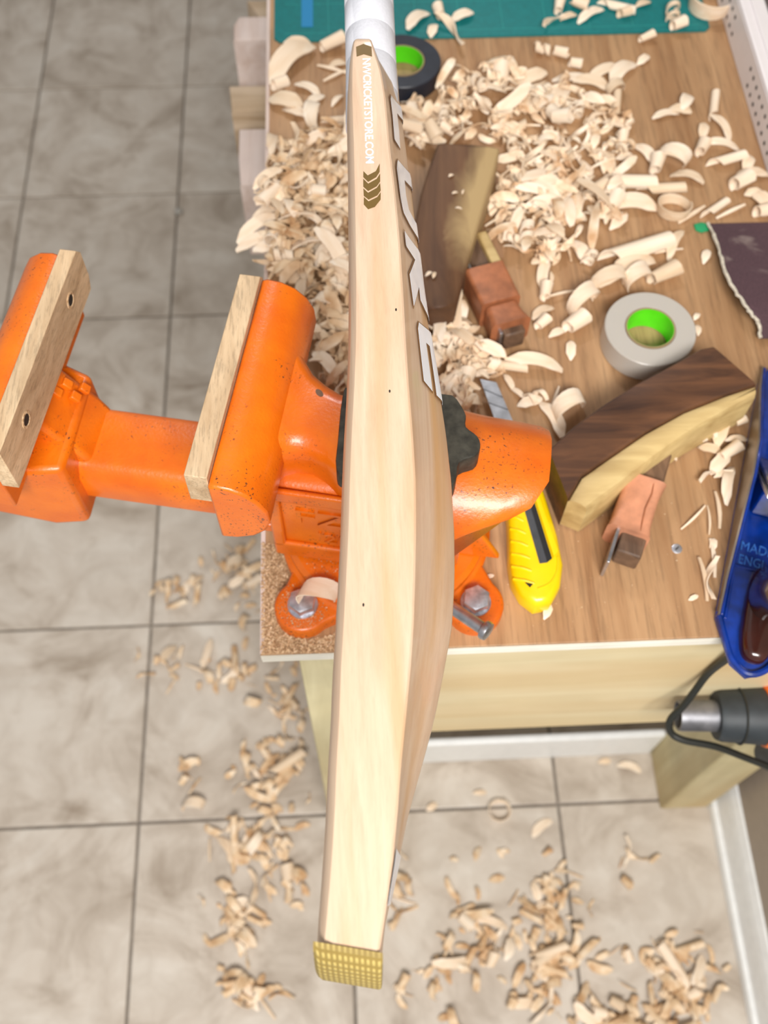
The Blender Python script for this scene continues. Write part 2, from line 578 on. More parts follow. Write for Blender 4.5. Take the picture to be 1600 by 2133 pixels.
# ------------------------------------------------------------------ workbench
bench = empty('workbench', (0.24, 0.75, 0))
tag(bench, 'plywood workbench with pale pine legs and apron beside the wall', 'workbench')
BX0, BX1, BY0, BY1 = -0.081, 0.556, 0.2865, 1.42
top = MB().box((BX0, BY0, ZB-0.0035), (BX1, BY1, ZB)).build('top_veneer', 'bench', bench, bevel=0.0006)
for z0, z1, m, ins in ((ZB-0.0075, ZB-0.0035, 'ply', 0), (ZB-0.0092, ZB-0.0075, 'plyd', 0.0012), (ZB-0.0140, ZB-0.0092, 'ply', 0), (ZB-0.0155, ZB-0.0140, 'plyd', 0.001), (ZB-0.019, ZB-0.0155, 'ply', 0.0003)):
    MB().box((BX0+ins, BY0+ins, z0), (BX1-ins, BY1-ins, z1)).build('plywood_layer', m, bench)
MB().box((BX0-0.0002, BY0+0.0008, ZB-0.012), (BX0+0.0035, BY1, ZB+0.0003)).build('edge_strip', 'offwhite', bench)
ZU = ZB-0.019
MB().box((-0.053, 0.298, 0), (0.036, 0.388, ZU)).build('leg', 'leg', bench, bevel=0.003)
MB().box((0.464, 0.312, 0), (0.5395, 0.406, ZU)).build('leg', 'leg', bench, bevel=0.003)
MB().box((-0.053, 1.28, 0), (0.036, 1.37, ZU)).build('leg', 'leg', bench, bevel=0.003)
MB().box((0.464, 1.28, 0), (0.5395, 1.37, ZU)).build('leg', 'leg', bench, bevel=0.003)
MB().box((0.0365, 0.300, 0.602), (0.5395, 0.3118, ZU)).build('apron_board', 'apron', bench, bevel=0.003)
MB().box((0.0365, 0.3065, 0.530), (0.5395, 0.3118, 0.6015)).build('lower_rail', 'apron', bench, bevel=0.005)
MB().box((-0.05, 0.62, 0.62), (0.53, 1.279, 0.645)).build('storage_shelf', 'apron', bench, bevel=0.002)
MB().box((-0.05, 0.3885, 0.585), (-0.02, 1.2795, 0.62)).build('shelf_bearer', 'leg', bench, bevel=0.002)
MB().box((0.50, 0.4065, 0.585), (0.53, 1.2795, 0.62)).build('shelf_bearer', 'leg', bench, bevel=0.002)
kb = MB().box((0.037, 0.400, 0), (0.4635, 0.412, 0.108)).build('kick_board', 'trim', bench, bevel=0.004)
# countersunk screw in the top
s = at(1410, 1143, ZB)
sc_ = MB().lathe([(0.0, -0.003), (0.0046, -0.003), (0.0046, 0.0004), (0.0036, 0.0009), (0.0, 0.0007)], Matrix.Translation(s), 20).build('screw_head', 'zinc', bench)
MB().box((-0.0022, -0.0005, 0), (0.0022, 0.0005, 0.0011), Matrix.Translation(s) @ Matrix.Rotation(0.7, 4, 'Z')).build('screw_slot', 'blackhole', sc_)

# ------------------------------------------------------------------ cricket bat
TOE = Vector((-0.01133, 0.039685, 1.13075))
BL = Vector((0.0500, 0.9948, 0.0893)).normalized()
BT = BL.cross(Vector((0, 0, 1))).normalized()
BU = BT.cross(BL)
EDGE = np.array([(0.5761, -0.0067, 0.0049), (0.5653, -0.0088, 0.0073), (0.5441, -0.0097, 0.0127), (0.5233, -0.0097, 0.0154), (0.4831, -0.0082, 0.0184), (0.4446, -0.0072, 0.0222), (0.4077, -0.0062, 0.025), (0.3724, -0.0055, 0.027), (0.3385, -0.0052, 0.0284), (0.306, -0.0057, 0.0303), (0.2747, -0.0067, 0.0325), (0.2446, -0.0072, 0.034), (0.2157, -0.0074, 0.0341), (0.1878, -0.0081, 0.0334), (0.1609, -0.009, 0.0325), (0.135, -0.0099, 0.0306), (0.11, -0.0102, 0.0281), (0.0858, -0.0111, 0.0256), (0.0625, -0.0114, 0.0239), (0.0399, -0.0124, 0.0216), (0.0181, -0.0134, 0.0183), (0.0001, -0.0145, 0.015)])[::-1]
SPINE = np.array([(0.60, 0.0240), (0.5662, 0.026), (0.5288, 0.0302), (0.4867, 0.0344), (0.4463, 0.0382), (0.4075, 0.0418), (0.3704, 0.0462), (0.3348, 0.0511), (0.3005, 0.0554), (0.2675, 0.0581), (0.2358, 0.0593), (0.2052, 0.059), (0.1758, 0.057), (0.1473, 0.0515), (0.1198, 0.0457), (0.0933, 0.0382), (0.0677, 0.0307), (0.043, 0.0255), (0.019, 0.0200), (0.004, 0.0162), (-0.02, 0.0160)])[::-1]
HW = 0.054
def e_l(l): return float(np.interp(l, EDGE[:, 0], EDGE[:, 1]))
def e_r(l): return float(np.interp(l, EDGE[:, 0], EDGE[:, 2]))
def e_s(l): return float(np.interp(l, SPINE[:, 0], SPINE[:, 1]))
GU, GV = [0, .35, .7, .93, 1], [0, .27, .68, .97, 1]
def BP(l, t, w): return TOE + BL*l + BT*t + BU*w
def back_pt(l, u, off=0.0):
    uu = u if u <= 1 else 2-u
    tr, ts = e_r(l), e_s(l)
    return BP(l, tr+(ts-tr)*float(np.interp(uu, GU, GV))+off, -u*HW + (off*0.55 if u < 1 else -off*0.55))
def bat_ring(l, hw=HW, dl=None):
    tl, tr, ts = e_l(l), e_r(l), e_s(l)
    ts = max(ts, tr+0.001)
    k = hw/HW
    if dl is None:
        dl = lambda w: 0.0
    half = []
    q = min(1.0, (tr-tl)/0.034)
    half += [(tl-0.0016, -HW), (tl-0.0012, -HW+0.03*k), (tl, -HW+hw-0.012*k*q), (tl+0.0012*q, -HW+hw-0.0055*k*q), (tl+0.0042*q, -HW+hw-0.0016*k*q), (tl+0.009*q, -HW+hw)]
    half += [(tr-0.0012, -HW+hw), (tr, -HW+hw-0.001*k)]
    for u, gg in list(zip(GU, GV))[1:-1]:
        half.append((tr+(ts-tr)*gg, -HW+hw*(1-u)))
    half.append((ts, -HW))
    low = [(t, -2*HW-w) for t, w in half[-2:0:-1]]
    sk = -0.15*max(0.0, 1-l/0.03)
    return [BP(l+dl(w)+sk*(t-0.0003), t, w) for t, w in half+low]
bat = empty('cricket_bat', BP(0.34, 0.01, -2*HW))
tag(bat, 'pale willow cricket bat with white taped handle resting edge-up on the vise', 'cricket bat')
rings = []
toe_r = 0.0135
def toe_dl(f):
    return lambda w: -toe_r*f*(1-((w+HW)/HW)**2) if abs(w+HW) < HW else 0.0
for i in range(5):
    f = 1-i/4
    rings.append(bat_ring(0.0015+0.012*(i/4), HW, toe_dl(f*0.85)))
for l in np.linspace(0.03, 0.5700, 46):
    rings.append(bat_ring(float(l)))
for l, k in ((0.5735, 0.99), (0.5755, 0.965), (0.5768, 0.92), (0.5785, 0.80), (0.581, 0.66), (0.585, 0.50), (0.592, 0.36), (0.602, 0.26)):
    rings.append(bat_ring(l, HW*k))
blade = MB().loft(rings).build('blade', 'blade', bat, smooth=28)
# toe guard: a cap following the rounded toe
tr_ = []
def grow(ring, d):
    c = sum(ring, Vector())/len(ring)
    return [p+(p-c).normalized()*d for p in ring]
def toe_ring(l0, f, d):
    return grow(bat_ring(l0, HW, toe_dl(f)), d)
rg = []
NW = 26
for k in range(NW+1):
    f = -1+2*k/NW
    w = -HW+f*(HW+0.0012)
    ff = min(1.0, abs(f))
    le = -toe_r*(1-ff**2.2)
    rd = 0.0022 if abs(f) > 0.99 else (0.0008 if abs(f) > 0.9 else 0)
    t0, t1 = e_l(0.002)-0.0015, e_r(0.002)+0.0018
    sec = [(le-0.0022+rd, t0+0.003), (le-0.0022+rd, t1-0.0015), (le-0.0014+rd, t1-0.0003), (le+0.0002, t1), (le+0.0026, t1), (le+0.0026, t0), (le+0.0002, t0), (le-0.0010+rd, t0+0.0008)]
    rg.append([BP(a-0.15*(b-0.0003), b, w) for a, b in sec])
MB().loft(rg).build('toe_guard', 'toe', bat, smooth=45)
# handle: wrapped cloth tape in overlapping turns
hax = lambda l: BP(l, 0.0035+(0.64-l)*0.036, -HW)
prof = []
l = 0.545
pts = []
while l < 0.872:
    pts += [(l, 0.0182), (l+0.0285, 0.0182), (l+0.0287, 0.01802)]
    l += 0.0288
rad0 = lambda l: 0.0188+max(0, 0.60-l)*0.020
hr = []
for l, r in pts:
    rr = rad0(l) - (0.0182-r)
    c = hax(l)
    hr.append([c+(BT*math.cos(2*PI*k/40)*rr*(1.0) + BU*math.sin(2*PI*k/40)*rr*1.02) for k in range(40)])
MB().loft(hr).build('taped_handle', 'grip', bat, smooth=60)
# lettering on the edge face
def edge_poly(name, pts, mat, w=0.00025):
    P = [BP(a, b, w) for a, b in pts]
    Q = [BP(a, b, -0.0002) for a, b in pts]
    m = MB().loft([Q, P])
    return m.build(name, mat, bat, smooth=0)
edge_poly('gold_mark', [[0.566, -0.0048], [0.5687, 0.0001], [0.5662, 0.0057], [0.5576, 0.0061], [0.5596, 0.0005], [0.5574, -0.0043]], 'sticker_gold')
for pts in ([[0.4607, 0.0016], [0.4573, 0.0044], [0.4608, 0.0096], [0.467, 0.012], [0.4604, 0.012], [0.4562, 0.0099], [0.4523, 0.0047], [0.4561, 0.0016]], [[0.4546, 0.0016], [0.4508, 0.0048], [0.4547, 0.0102], [0.4589, 0.0123], [0.4528, 0.0124], [0.449, 0.0103], [0.4451, 0.0048], [0.4485, 0.0017]], [[0.447, 0.0018], [0.4436, 0.0048], [0.4475, 0.0103], [0.4513, 0.0124], [0.4456, 0.0128], [0.4418, 0.0107], [0.4384, 0.0052], [0.4413, 0.0021]], [[0.4402, 0.0022], [0.4369, 0.0052], [0.4403, 0.0107], [0.4441, 0.0128], [0.4385, 0.0128], [0.4328, 0.0092], [0.4309, 0.005], [0.4346, 0.0022]]):
    edge_poly('gold_chevron', pts, 'sticker_gold')
tdir = (BP(0.4672, 0.0054, 0)-BP(0.5558, 0.0021, 0)).normalized()
tup = BU.cross(tdir).normalized()
Mt = Matrix.Translation(BP(0.5556, 0.0021, 0.0002)) @ Matrix((tdir, tup, BU)).transposed().to_4x4()
text_mesh('NWCRICKETSTORE.COM', 0.0074, 'sticker_white', Mt, 'edge_lettering', bat, 0.00012, 0.00014, 0.0886)
# big outlined letters on the back of the blade
LET = [
 [(0.548, 0.47), (0.575, 1.40), (0.562, 1.40), (0.541, 0.64), (0.506, 0.56), (0.502, 0.31), (0.541, 0.39)],
 [(0.488, 0.39), (0.512, 1.40), (0.500, 1.40), (0.481, 0.60), (0.467, 0.58), (0.458, 0.64), (0.458, 0.85), (0.462, 1.40), (0.450, 1.40), (0.446, 0.86), (0.444, 0.60), (0.444, 0.38), (0.453, 0.27), (0.475, 0.25)],
 [(0.427, 0.31), (0.442, 1.40), (0.384, 1.40), (0.384, 0.93), (0.387, 0.80), (0.389, 0.70), (0.400, 0.71), (0.374, 0.41), (0.387, 0.38), (0.396, 0.36), (0.419, 0.67), (0.416, 0.31)],
 [(0.366, 0.53), (0.380, 1.40), (0.323, 1.40), (0.322, 0.80), (0.358, 0.81), (0.357, 0.70), (0.322, 0.70), (0.323, 0.49), (0.360, 0.48)],
]
def back_sticker(name, poly, mat, off, grow_by=0.0):
    # outline in metres: u scaled by the half width
    P = [(a, b*HW*1.25) for a, b in poly]
    P = offset_poly(P, grow_by) if grow_by else P
    bm = bmesh.new()
    vs = [bm.verts.new((a, b, 0)) for a, b in P]
    bm.faces.new(vs)
    bm.normal_update()
    bmesh.ops.triangulate(bm, faces=bm.faces[:])
    for _ in range(3):
        bmesh.ops.subdivide_edges(bm, edges=[e for e in bm.edges if e.calc_length() > 0.004], cuts=1, use_grid_fill=False)
        bmesh.ops.triangulate(bm, faces=bm.faces[:])
    for v in bm.verts:
        v.co = back_pt(v.co.x, v.co.y/(HW*1.25), off)
    me = bpy.data.meshes.new(name)
    bm.normal_update()
    bm.to_mesh(me)
    bm.free()
    me.materials.append(MAT[mat])
    o = bpy.data.objects.new(name, me)
    COL.objects.link(o)
    md = o.modifiers.new('thick', 'SOLIDIFY')
    md.thickness = 0.0001
    attach(o, bat)
    return o
for poly in LET:
    back_sticker('letter_outline', poly, 'sticker_brown', 0.0006, 0.0012)
    back_sticker('sticker_letter', poly, 'sticker_white', 0.0010)
back_sticker('toe_sticker', [(0.048, 0.25), (0.046, 1.4), (0.024, 1.4), (0.021, 0.12), (0.029, 0.12)], 'sticker_white', 0.0006)
for l, t in ((0.3569, 0.0227), (0.3011, 0.0191), (0.1713, 0.0056)):
    MB().lathe([(0.0, -0.0005), (0.00075, -0.0005), (0.0007, 0.00006), (0.0, 0.00008)], Matrix.Translation(BP(l, t, 0)) @ Matrix((BT, BL, BU)).transposed().to_4x4() @ Matrix.Diagonal((0.8, 1.5, 1, 1)), 12).build('knot', 'blackhole', bat)

# ------------------------------------------------------------------ bench vise
VO = Vector((0.0255, 0.392, ZB))
va = math.radians(-11.3)
A_ = Vector((math.cos(va), math.sin(va), 0))
J_ = Vector((-math.sin(va), math.cos(va), 0))
VM = Matrix.Translation(VO) @ Matrix.Rotation(va, 4, 'Z')
def VP(a, j, z): return VM @ Vector((a, j, z))
vise = empty('bench_vise', VO)
tag(vise, 'heavy worn orange bench vise with wooden jaw pads, opened wide, bolted to the bench corner', 'vise')

def rrect(j0, j1, z0, z1, r, n=5):
    """rounded rectangle in the (j, z) plane, counter-clockwise"""
    r = min(r, (j1-j0)/2.01, (z1-z0)/2.01)
    out = []
    for cx, cz, a0 in ((j1-r, z1-r, 0), (j0+r, z1-r, 90), (j0+r, z0+r, 180), (j1-r, z0+r, 270)):
        out += arc_pts((cx, cz), r, a0, a0+90, n)
    return out
def loft_a(stations):
    """stations: (a, ring of (j, z))"""
    return MB().loft([[VP(a, j, z) for j, z in ring] for a, ring in stations])
# swivel base (square to the bench): disc, ring and bolt lugs
def circ(r, n=48): return [(r*math.cos(2*PI*k/n), r*math.sin(2*PI*k/n)) for k in range(n)]
BM_ = Matrix.Translation(VO)
base = MB().lathe([(0.0, 0.0), (0.088, 0.0), (0.089, 0.004), (0.089, 0.013), (0.086, 0.017), (0.083, 0.018), (0.083, 0.020), (0.085, 0.021), (0.085, 0.028), (0.081, 0.033), (0.0, 0.033)], BM_, 64).build('swivel_base', 'orange', vise, smooth=35)
for lx, ly in ((0.0707, -0.0732), (-0.0707, -0.0695), (0.0707, 0.072), (-0.0707, 0.072)):
    d = Vector((lx, ly, 0))
    e = d.normalized()
    s = Vector((-e.y, e.x, 0))
    q = []
    R = 0.0235
    for th in range(-100, 101, 12):
        t = math.radians(th)
        q.append(d+e*R*math.cos(t)+s*R*math.sin(t))
    q += [e*0.072+s*0.034, e*0.05+s*0.036, e*0.05-s*0.036, e*0.072-s*0.034]
    MB().prism([(p.x, p.y) for p in q], 0.0, 0.015, BM_, bev=0.003).build('bolt_lug', 'orange', base, smooth=40)
    hexr = 0.0115
    mh = BM_ @ Matrix.Translation(d) @ Matrix.Rotation(0.35, 4, 'Z')
    b_ = MB()
    hx = [(hexr*math.cos(2*PI*k/6), hexr*math.sin(2*PI*k/6)) for k in range(6)]
    b_.prism(hx, 0.0165, 0.0262, mh, bev=0.0012)
    bolt = b_.build('hex_bolt', 'zinc', vise, smooth=30)
    MB().lathe([(0.0, 0.0148), (0.0124, 0.0148), (0.0127, 0.0155), (0.0124, 0.0168), (0.0, 0.0168)], mh, 32).build('washer', 'zinc', bolt)
# body: stationary casting
body = loft_a([(-0.086, rrect(-0.040, 0.040, 0.044, 0.134, 0.012)), (-0.082, rrect(-0.045, 0.045, 0.037, 0.141, 0.014)), (-0.02, rrect(-0.046, 0.046, 0.033, 0.146, 0.014)), (0.05, rrect(-0.046, 0.046, 0.033, 0.146, 0.016)), (0.064, rrect(-0.042, 0.042, 0.033, 0.14, 0.02))]).build('body', 'orange', vise, smooth=40)
# raised frame of the front panel
def fbar(a0, a1, z0, z1, nm='panel_rib'):
    MB().box((a0, -0.0495, z0), (a1, -0.0445, z1), VM).build(nm, 'orange', body, bevel=0.0022, seg=3)
fbar(-0.083, 0.05, 0.128, 0.143)
fbar(-0.083, 0.05, 0.036, 0.058)
fbar(-0.083, -0.073, 0.052, 0.134)
fbar(0.043, 0.053, 0.052, 0.134)
tm_ = VM @ Matrix.Translation((-0.062, -0.0462, 0.1035)) @ Matrix.Rotation(PI/2, 4, 'X')
text_mesh('FZF', 0.030, 'orange', tm_, 'cast_lettering', body, 0.0013, 0.0, 0.058)
tm_ = VM @ Matrix.Translation((-0.046, -0.0462, 0.0725)) @ Matrix.Rotation(PI/2, 4, 'X')
text_mesh("'20", 0.021, 'orange', tm_, 'cast_lettering', body, 0.0013, 0.0, 0.026)
# neck joining jaw and anvil
neck = []
for a, j0, j1, z0, z1, r in ((-0.088, -0.060, 0.075, 0.135, 0.185, 0.012), (-0.078, -0.044, 0.062, 0.130, 0.183, 0.016), (-0.070, -0.034, 0.051, 0.125, 0.181, 0.018), (-0.061, -0.031, 0.039, 0.120, 0.180, 0.018), (-0.050, -0.031, 0.031, 0.115, 0.180, 0.018), (-0.038, -0.037, 0.0235, 0.11, 0.181, 0.016), (-0.028, -0.044, 0.020, 0.105, 0.182, 0.012), (0.0, -0.048, 0.022, 0.10, 0.182, 0.012), (0.03, -0.048, 0.022, 0.10, 0.181, 0.012)):
    neck.append((a, rrect(j0, j1, z0, z1, r, 6)))
nk = loft_a(neck).build('neck', 'orange', vise, smooth=60)
MB().lathe([(0, -0.001), (0.0022, -0.001), (0.0022, 0.0004), (0, 0.0003)], Matrix.Translation(VP(-0.052, 0.016, 0.1797)) @ Matrix.Rotation(0.6, 4, 'Z') @ Matrix.Diagonal((1, 1.7, 1, 1)), 16).build('paint_chip', 'wedge', nk)
# barrel / tail
def tail_ring(f, R):
    out = []
    for th in range(-20, 201, 10):
        t = math.radians(th)
        aend = float(np.interp(th, [-20, 20, 60, 100, 120, 132, 142, 152, 200], [0.112, 0.116, 0.119, 0.119, 0.109, 0.092, 0.072, 0.056, 0.047]))
        a = 0.045+(aend-0.045)*f
        out.append(VP(a, -0.008+R*math.cos(t), 0.100+R*math.sin(t)))
    return out
MB().loft([tail_ring(0, 0.066), tail_ring(0.35, 0.0635), tail_ring(0.7, 0.0625), tail_ring(0.92, 0.0615), tail_ring(1.0, 0.0595)]).build('tail_barrel', 'orange', vise, smooth=50)
MB().loft([[VP(a, j, z) for a, j in ((0.02, -0.048), (0.050+d*0.6, -0.046), (0.056+d, -0.036), (0.058+d, 0.036), (0.02, 0.046))] for z, d in ((0.022, 0.010), (0.06, 0.003), (0.12, 0.0))]).build('tail_support', 'orange', vise, smooth=50, bevel=0.004, seg=3)
# small side ribs above the base on the right
MB().prism([(0.0, 0.0), (0.036, 0.0), (0.0, 0.075)], -0.003, 0.003, VM @ Matrix.Translation((0.062, -0.022, 0.033)) @ Matrix.Rotation(PI/2, 4, 'X')).build('web_rib', 'orange', vise, bevel=0.002)
MB().prism([(0.0, 0.0), (0.036, 0.0), (0.0, 0.075)], -0.003, 0.003, VM @ Matrix.Translation((0.062, 0.012, 0.033)) @ Matrix.Rotation(PI/2, 4, 'X')).build('web_rib', 'orange', vise, bevel=0.002)
# anvil: bare dark iron, lobed outline
anv = [(0.0352, 0.0239), (0.0438, 0.0232), (0.0500, 0.0160), (0.0542, 0.0085), (0.0552, -0.0006), (0.0640, -0.0070), (0.0670, -0.0153), (0.0645, -0.0235), (0.0543, -0.0301), (0.0535, -0.0425), (0.0490, -0.0500), (0.020, -0.054), (-0.020, -0.053), (-0.0285, -0.047), (-0.0310, -0.026), (-0.0340, 0.010), (-0.030, 0.020), (0.0, 0.024)]
MB().prism(smooth_loop([(a, b) for a, b in anv], 3), 0.170, 0.1888, VM, bev=0.0015).build('anvil', 'iron', vise, smooth=30)
# fixed jaw: D shaped bar
dsec = [(-0.1085, 0.126), (-0.1085, 0.200), (-0.104, 0.2018), (-0.094, 0.2005), (-0.084, 0.1955), (-0.0755, 0.186), (-0.0705, 0.174), (-0.0695, 0.160), (-0.074, 0.146), (-0.083, 0.135), (-0.096, 0.128)]
def dbar(sec, j0, j1, name, bev=0.002):
    return MB().loft([[VP(a, j, z) for a, z in sec] for j in (j0, j1)]).build(name, 'orange', vise, smooth=35, bevel=bev)
dbar(dsec, -0.0825, 0.0955, 'fixed_jaw')
# slide beam
beam = MB()
bsec = [(-0.033, 0.062), (-0.036, 0.066), (-0.036, 0.094), (-0.030, 0.104), (-0.024, 0.107), (0.018, 0.107), (0.024, 0.104), (0.028, 0.096), (0.028, 0.066), (0.025, 0.062)]
MB().loft([[VP(a, j, z) for j, z in bsec] for a in (-0.262, -0.083)]).build('slide_beam', 'orange', vise, smooth=40, bevel=0.001)
MB().box((-0.105, -0.030, 0.040), (-0.080, 0.020, 0.050), VM).build('slide_shoe', 'orange', vise, bevel=0.001)
MB().box((-0.112, -0.0365, 0.0475), (-0.083, 0.022, 0.0595), VM).build('slide_shoe', 'orange', vise, bevel=0.002)
# moving jaw
msec = [(-0.2618, 0.126), (-0.2618, 0.198), (-0.268, 0.2005), (-0.278, 0.199), (-0.288, 0.192), (-0.2955, 0.180), (-0.299, 0.165), (-0.297, 0.148), (-0.288, 0.134), (-0.276, 0.127)]
dbar(msec, -0.0825, 0.0955, 'moving_jaw')
MB().loft([[VP(a, j, z) for a, j in ((-0.330, -0.052), (-0.262, -0.056), (-0.236, -0.050), (-0.238, 0.036), (-0.262, 0.044), (-0.330, 0.044))] for z in (0.045, 0.110, 0.132)]).build('jaw_block', 'orange', vise, smooth=30, bevel=0.005, seg=3)
# shoulder between jaw and beam with knurled knuckle
sh_ = MB().loft([[VP(a, j, z) for a, j in ((-0.285, -0.032), (-0.262+dx, -0.026), (-0.262+dx, 0.026), (-0.285, 0.034))] for z, dx in ((0.10, 0.038), (0.118, 0.030), (0.135, 0.018), (0.158, 0.004))]).build('jaw_gusset', 'orange', vise, smooth=35, bevel=0.004, seg=3)
for da, dj in ((0, 0), (0.011, 0.004), (0.004, 0.0115), (0.0145, 0.0155)):
    MB().box((-0.0042, -0.0036, -0.002), (0.0042, 0.0036, 0.0030), Matrix.Translation(VP(-0.2530+da, 0.0065+dj*0.9, 0.1480-da*0.85)) @ Matrix.Rotation(va, 4, 'Z') @ Matrix.Rotation(0.85, 4, 'Y')).build('knurl_stud', 'orange', sh_, bevel=0.001)
# wooden jaw pads with countersunk screws
def pad(a0, a1, j0, j1, z0, z1):
    c = 0.006
    sec = [(j0, z0), (j1-0.004, z0), (j1, z0+0.012), (j1, z1-c*1.3), (j1-c, z1), (j0+0.001, z1)]
    return MB().loft([[VP(a, j, z) for j, z in sec] for a in (a0, a1)]).build('jaw_pad', 'jawpad', vise, smooth=30, bevel=0.0007)
pf = pad(-0.1245, -0.1088, -0.0795, 0.0990, 0.174, 0.2055)
pm = pad(-0.2615, -0.2490, -0.0830, 0.1010, 0.160, 0.2055)
for j in (0.0640, -0.0425):
    mh = Matrix.Translation(VP(-0.2489, j, 0.1865)) @ Matrix.Rotation(va, 4, 'Z') @ Matrix.Rotation(PI/2, 4, 'Y')
    sr = MB().lathe([(0.0042, -0.0002), (0.0066, -0.0002), (0.0066, 0.0004), (0.0050, 0.0006), (0.0042, 0.0)], mh, 24, closed=True).build('countersink', 'sawdust', pm)
    MB().lathe([(0.0, -0.001), (0.0046, -0.001), (0.0046, 0.0002), (0.0, 0.0001)], mh, 24).build('screw_hole', 'blackhole', pm)
# swivel lock bar with its head
p0, p1 = at(900, 1238, 0.895), at(1012, 1313, 0.903)
dv = (p1-p0).normalized()
lk = MB().tube([p0-dv*0.01, p1], 0.0052, 16).build('lock_bar', 'steel', vise)
mh = Matrix.Translation(p1) @ dv.to_track_quat('Z', 'Y').to_matrix().to_4x4()
MB().lathe([(0.0, -0.0036), (0.0052, -0.0036), (0.0078, -0.002), (0.0082, 0.0), (0.0075, 0.0026), (0.0, 0.0032)], mh, 24).build('lock_bar_head', 'steel', lk)

# ------------------------------------------------------------------ utility knife
kn = empty('utility_knife', at(1110, 1080, ZB))
tag(kn, 'yellow snap-off utility knife lying on the bench behind the vise', 'knife')
hz0, hz1 = ZB+0.001, ZB+0.022
ho = [(1030, 895), (1046, 985), (1060, 1075), (1062, 1130), (1062, 1165), (1069, 1205), (1088, 1238), (1116, 1259), (1148, 1253), (1169, 1218), (1175, 1172), (1163, 1110), (1137, 1025), (1110, 950), (1083, 884), (1070, 882), (1062, 896), (1046, 898), (1038, 890)]
hp = [at(x, y, hz1) for x, y in ho]
MB().prism([(p.x, p.y) for p in hp], hz0, hz1, bev=0.006).build('handle', 'yellow', kn, smooth=50)
sl = [at(x, y, hz1) for x, y in ((1044, 893), (1063, 891), (1148, 1165), (1140, 1172), (1124, 1174))]
chn = MB().prism([(p.x, p.y) for p in sl], hz1-0.006, hz1+0.0004).build('blade_channel', 'blackmetal', kn, smooth=0)
sl = [at(x, y, hz1) for x, y in ((1056, 890), (1064, 889), (1150, 1164), (1140, 1171))]
MB().prism([(p.x, p.y) for p in sl], hz1-0.004, hz1+0.0010).build('slot', 'black', chn, smooth=0)
sl = [at(x, y, hz1) for x, y in ((1064, 884), (1074, 884), (1164, 1150), (1152, 1163))]
MB().prism([(p.x, p.y) for p in sl], hz1-0.004, hz1+0.0022, bev=0.001).build('rail', 'yellow', kn, smooth=40)
bl = [at(x, y, hz1-0.006) for x, y in ((1000, 790), (1034, 797), (1078, 900), (1042, 905))]
bld = MB().prism([(p.x, p.y) for p in bl], hz1-0.0068, hz1-0.0055).build('blade', 'steel', kn, smooth=0)
for f in (0.25, 0.5):
    q0 = bl[0].lerp(bl[3], f-0.06); q1 = bl[1].lerp(bl[2], f+0.06)
    MB().tube([q0+Vector((0, 0, 0.0006)), q1+Vector((0, 0, 0.0006))], 0.00035, 5).build('score_line', 'blackmetal', bld)
q = at(1046, 877, hz1-0.005)
MB().lathe([(0, 0), (0.0024, 0), (0.0024, 0.0002), (0, 0.0002)], Matrix.Translation(q), 16).build('blade_hole', 'blackhole', bld)
q = [at(x, y, hz1) for x, y in ((1046, 890), (1066, 884), (1074, 900), (1052, 908))]
MB().prism([(p.x, p.y) for p in q], hz1-0.004, hz1+0.0018, bev=0.001).build('end_cap', 'black', kn)
for i in range(7):
    y = 1048+i*26
    x = 1060+i*1.5 if i < 5 else 1066+(i-5)*3
    w = 26+i*3
    a0 = at(x+1, y, hz1); a1 = at(x+w*0.5, y+5, hz1); a2 = at(x+w, y+11, hz1)
    pth = smooth_path([a0+Vector((0, 0, -0.0020)), a1+Vector((0, 0, 0.0002)), a2+Vector((0, 0, -0.0006))], 4)
    MB().tube(pth, 0.0013, 8).build('grip_ridge', 'yellow', kn)
ap = smooth_path([at(1120, 1226, hz1), at(1145, 1215, hz1), at(1160, 1190, hz1), at(1162, 1160, hz1)], 5)
MB().tube([p+Vector((0, 0, 0.0001)) for p in ap], 0.0008, 6).build('moulding_line', 'yellow', kn)
q = [at(x, y, hz1) for x, y in ((1093, 1213), (1111, 1216), (1104, 1224))]
MB().prism([(p.x, p.y) for p in q], hz1-0.002, hz1+0.0004).build('lanyard_hole', 'blackhole', kn, smooth=0)

# ------------------------------------------------------------------ tape rolls
def tape_roll(name, c, ro, ri, h, mat, label, core_t=0.0016):
    e = empty(name, (c.x, c.y, ZB))
    M = Matrix.Translation((c.x, c.y, ZB+0.0006))
    b = 0.0008
    MB().lathe([(ri+core_t, b), (ri+core_t+b, 0), (ro-b, 0), (ro, b), (ro, h-b), (ro-b, h), (ri+core_t+b, h), (ri+core_t, h-b)], M, 72, closed=True).build('tape', mat, e, smooth=35)
    MB().lathe([(ri, 0.0), (ri+core_t-0.0001, 0.0), (ri+core_t-0.0001, h+0.0006), (ri, h+0.0006)], M, 64, closed=True).build('core', 'card', e, smooth=35)
    MB().lathe([(ri-0.0004, 0.0002), (ri-0.00005, 0.0002), (ri-0.00005, h+0.0002), (ri-0.0004, h+0.0002)], M, 64, closed=True).build('core_lining', 'green', e, smooth=35)
    tag(e, label, 'tape')
    return e
tape_roll('tape_roll', at(1355, 684, ZB+0.025), 0.0425, 0.0218, 0.025, 'tape_clear', 'roll of translucent white tape with a bright green core')
tape_roll('tape_roll', at(838, 127, ZB+0.021), 0.0425, 0.0230, 0.021, 'tape_black', 'roll of black tape with green core beside the bat handle')

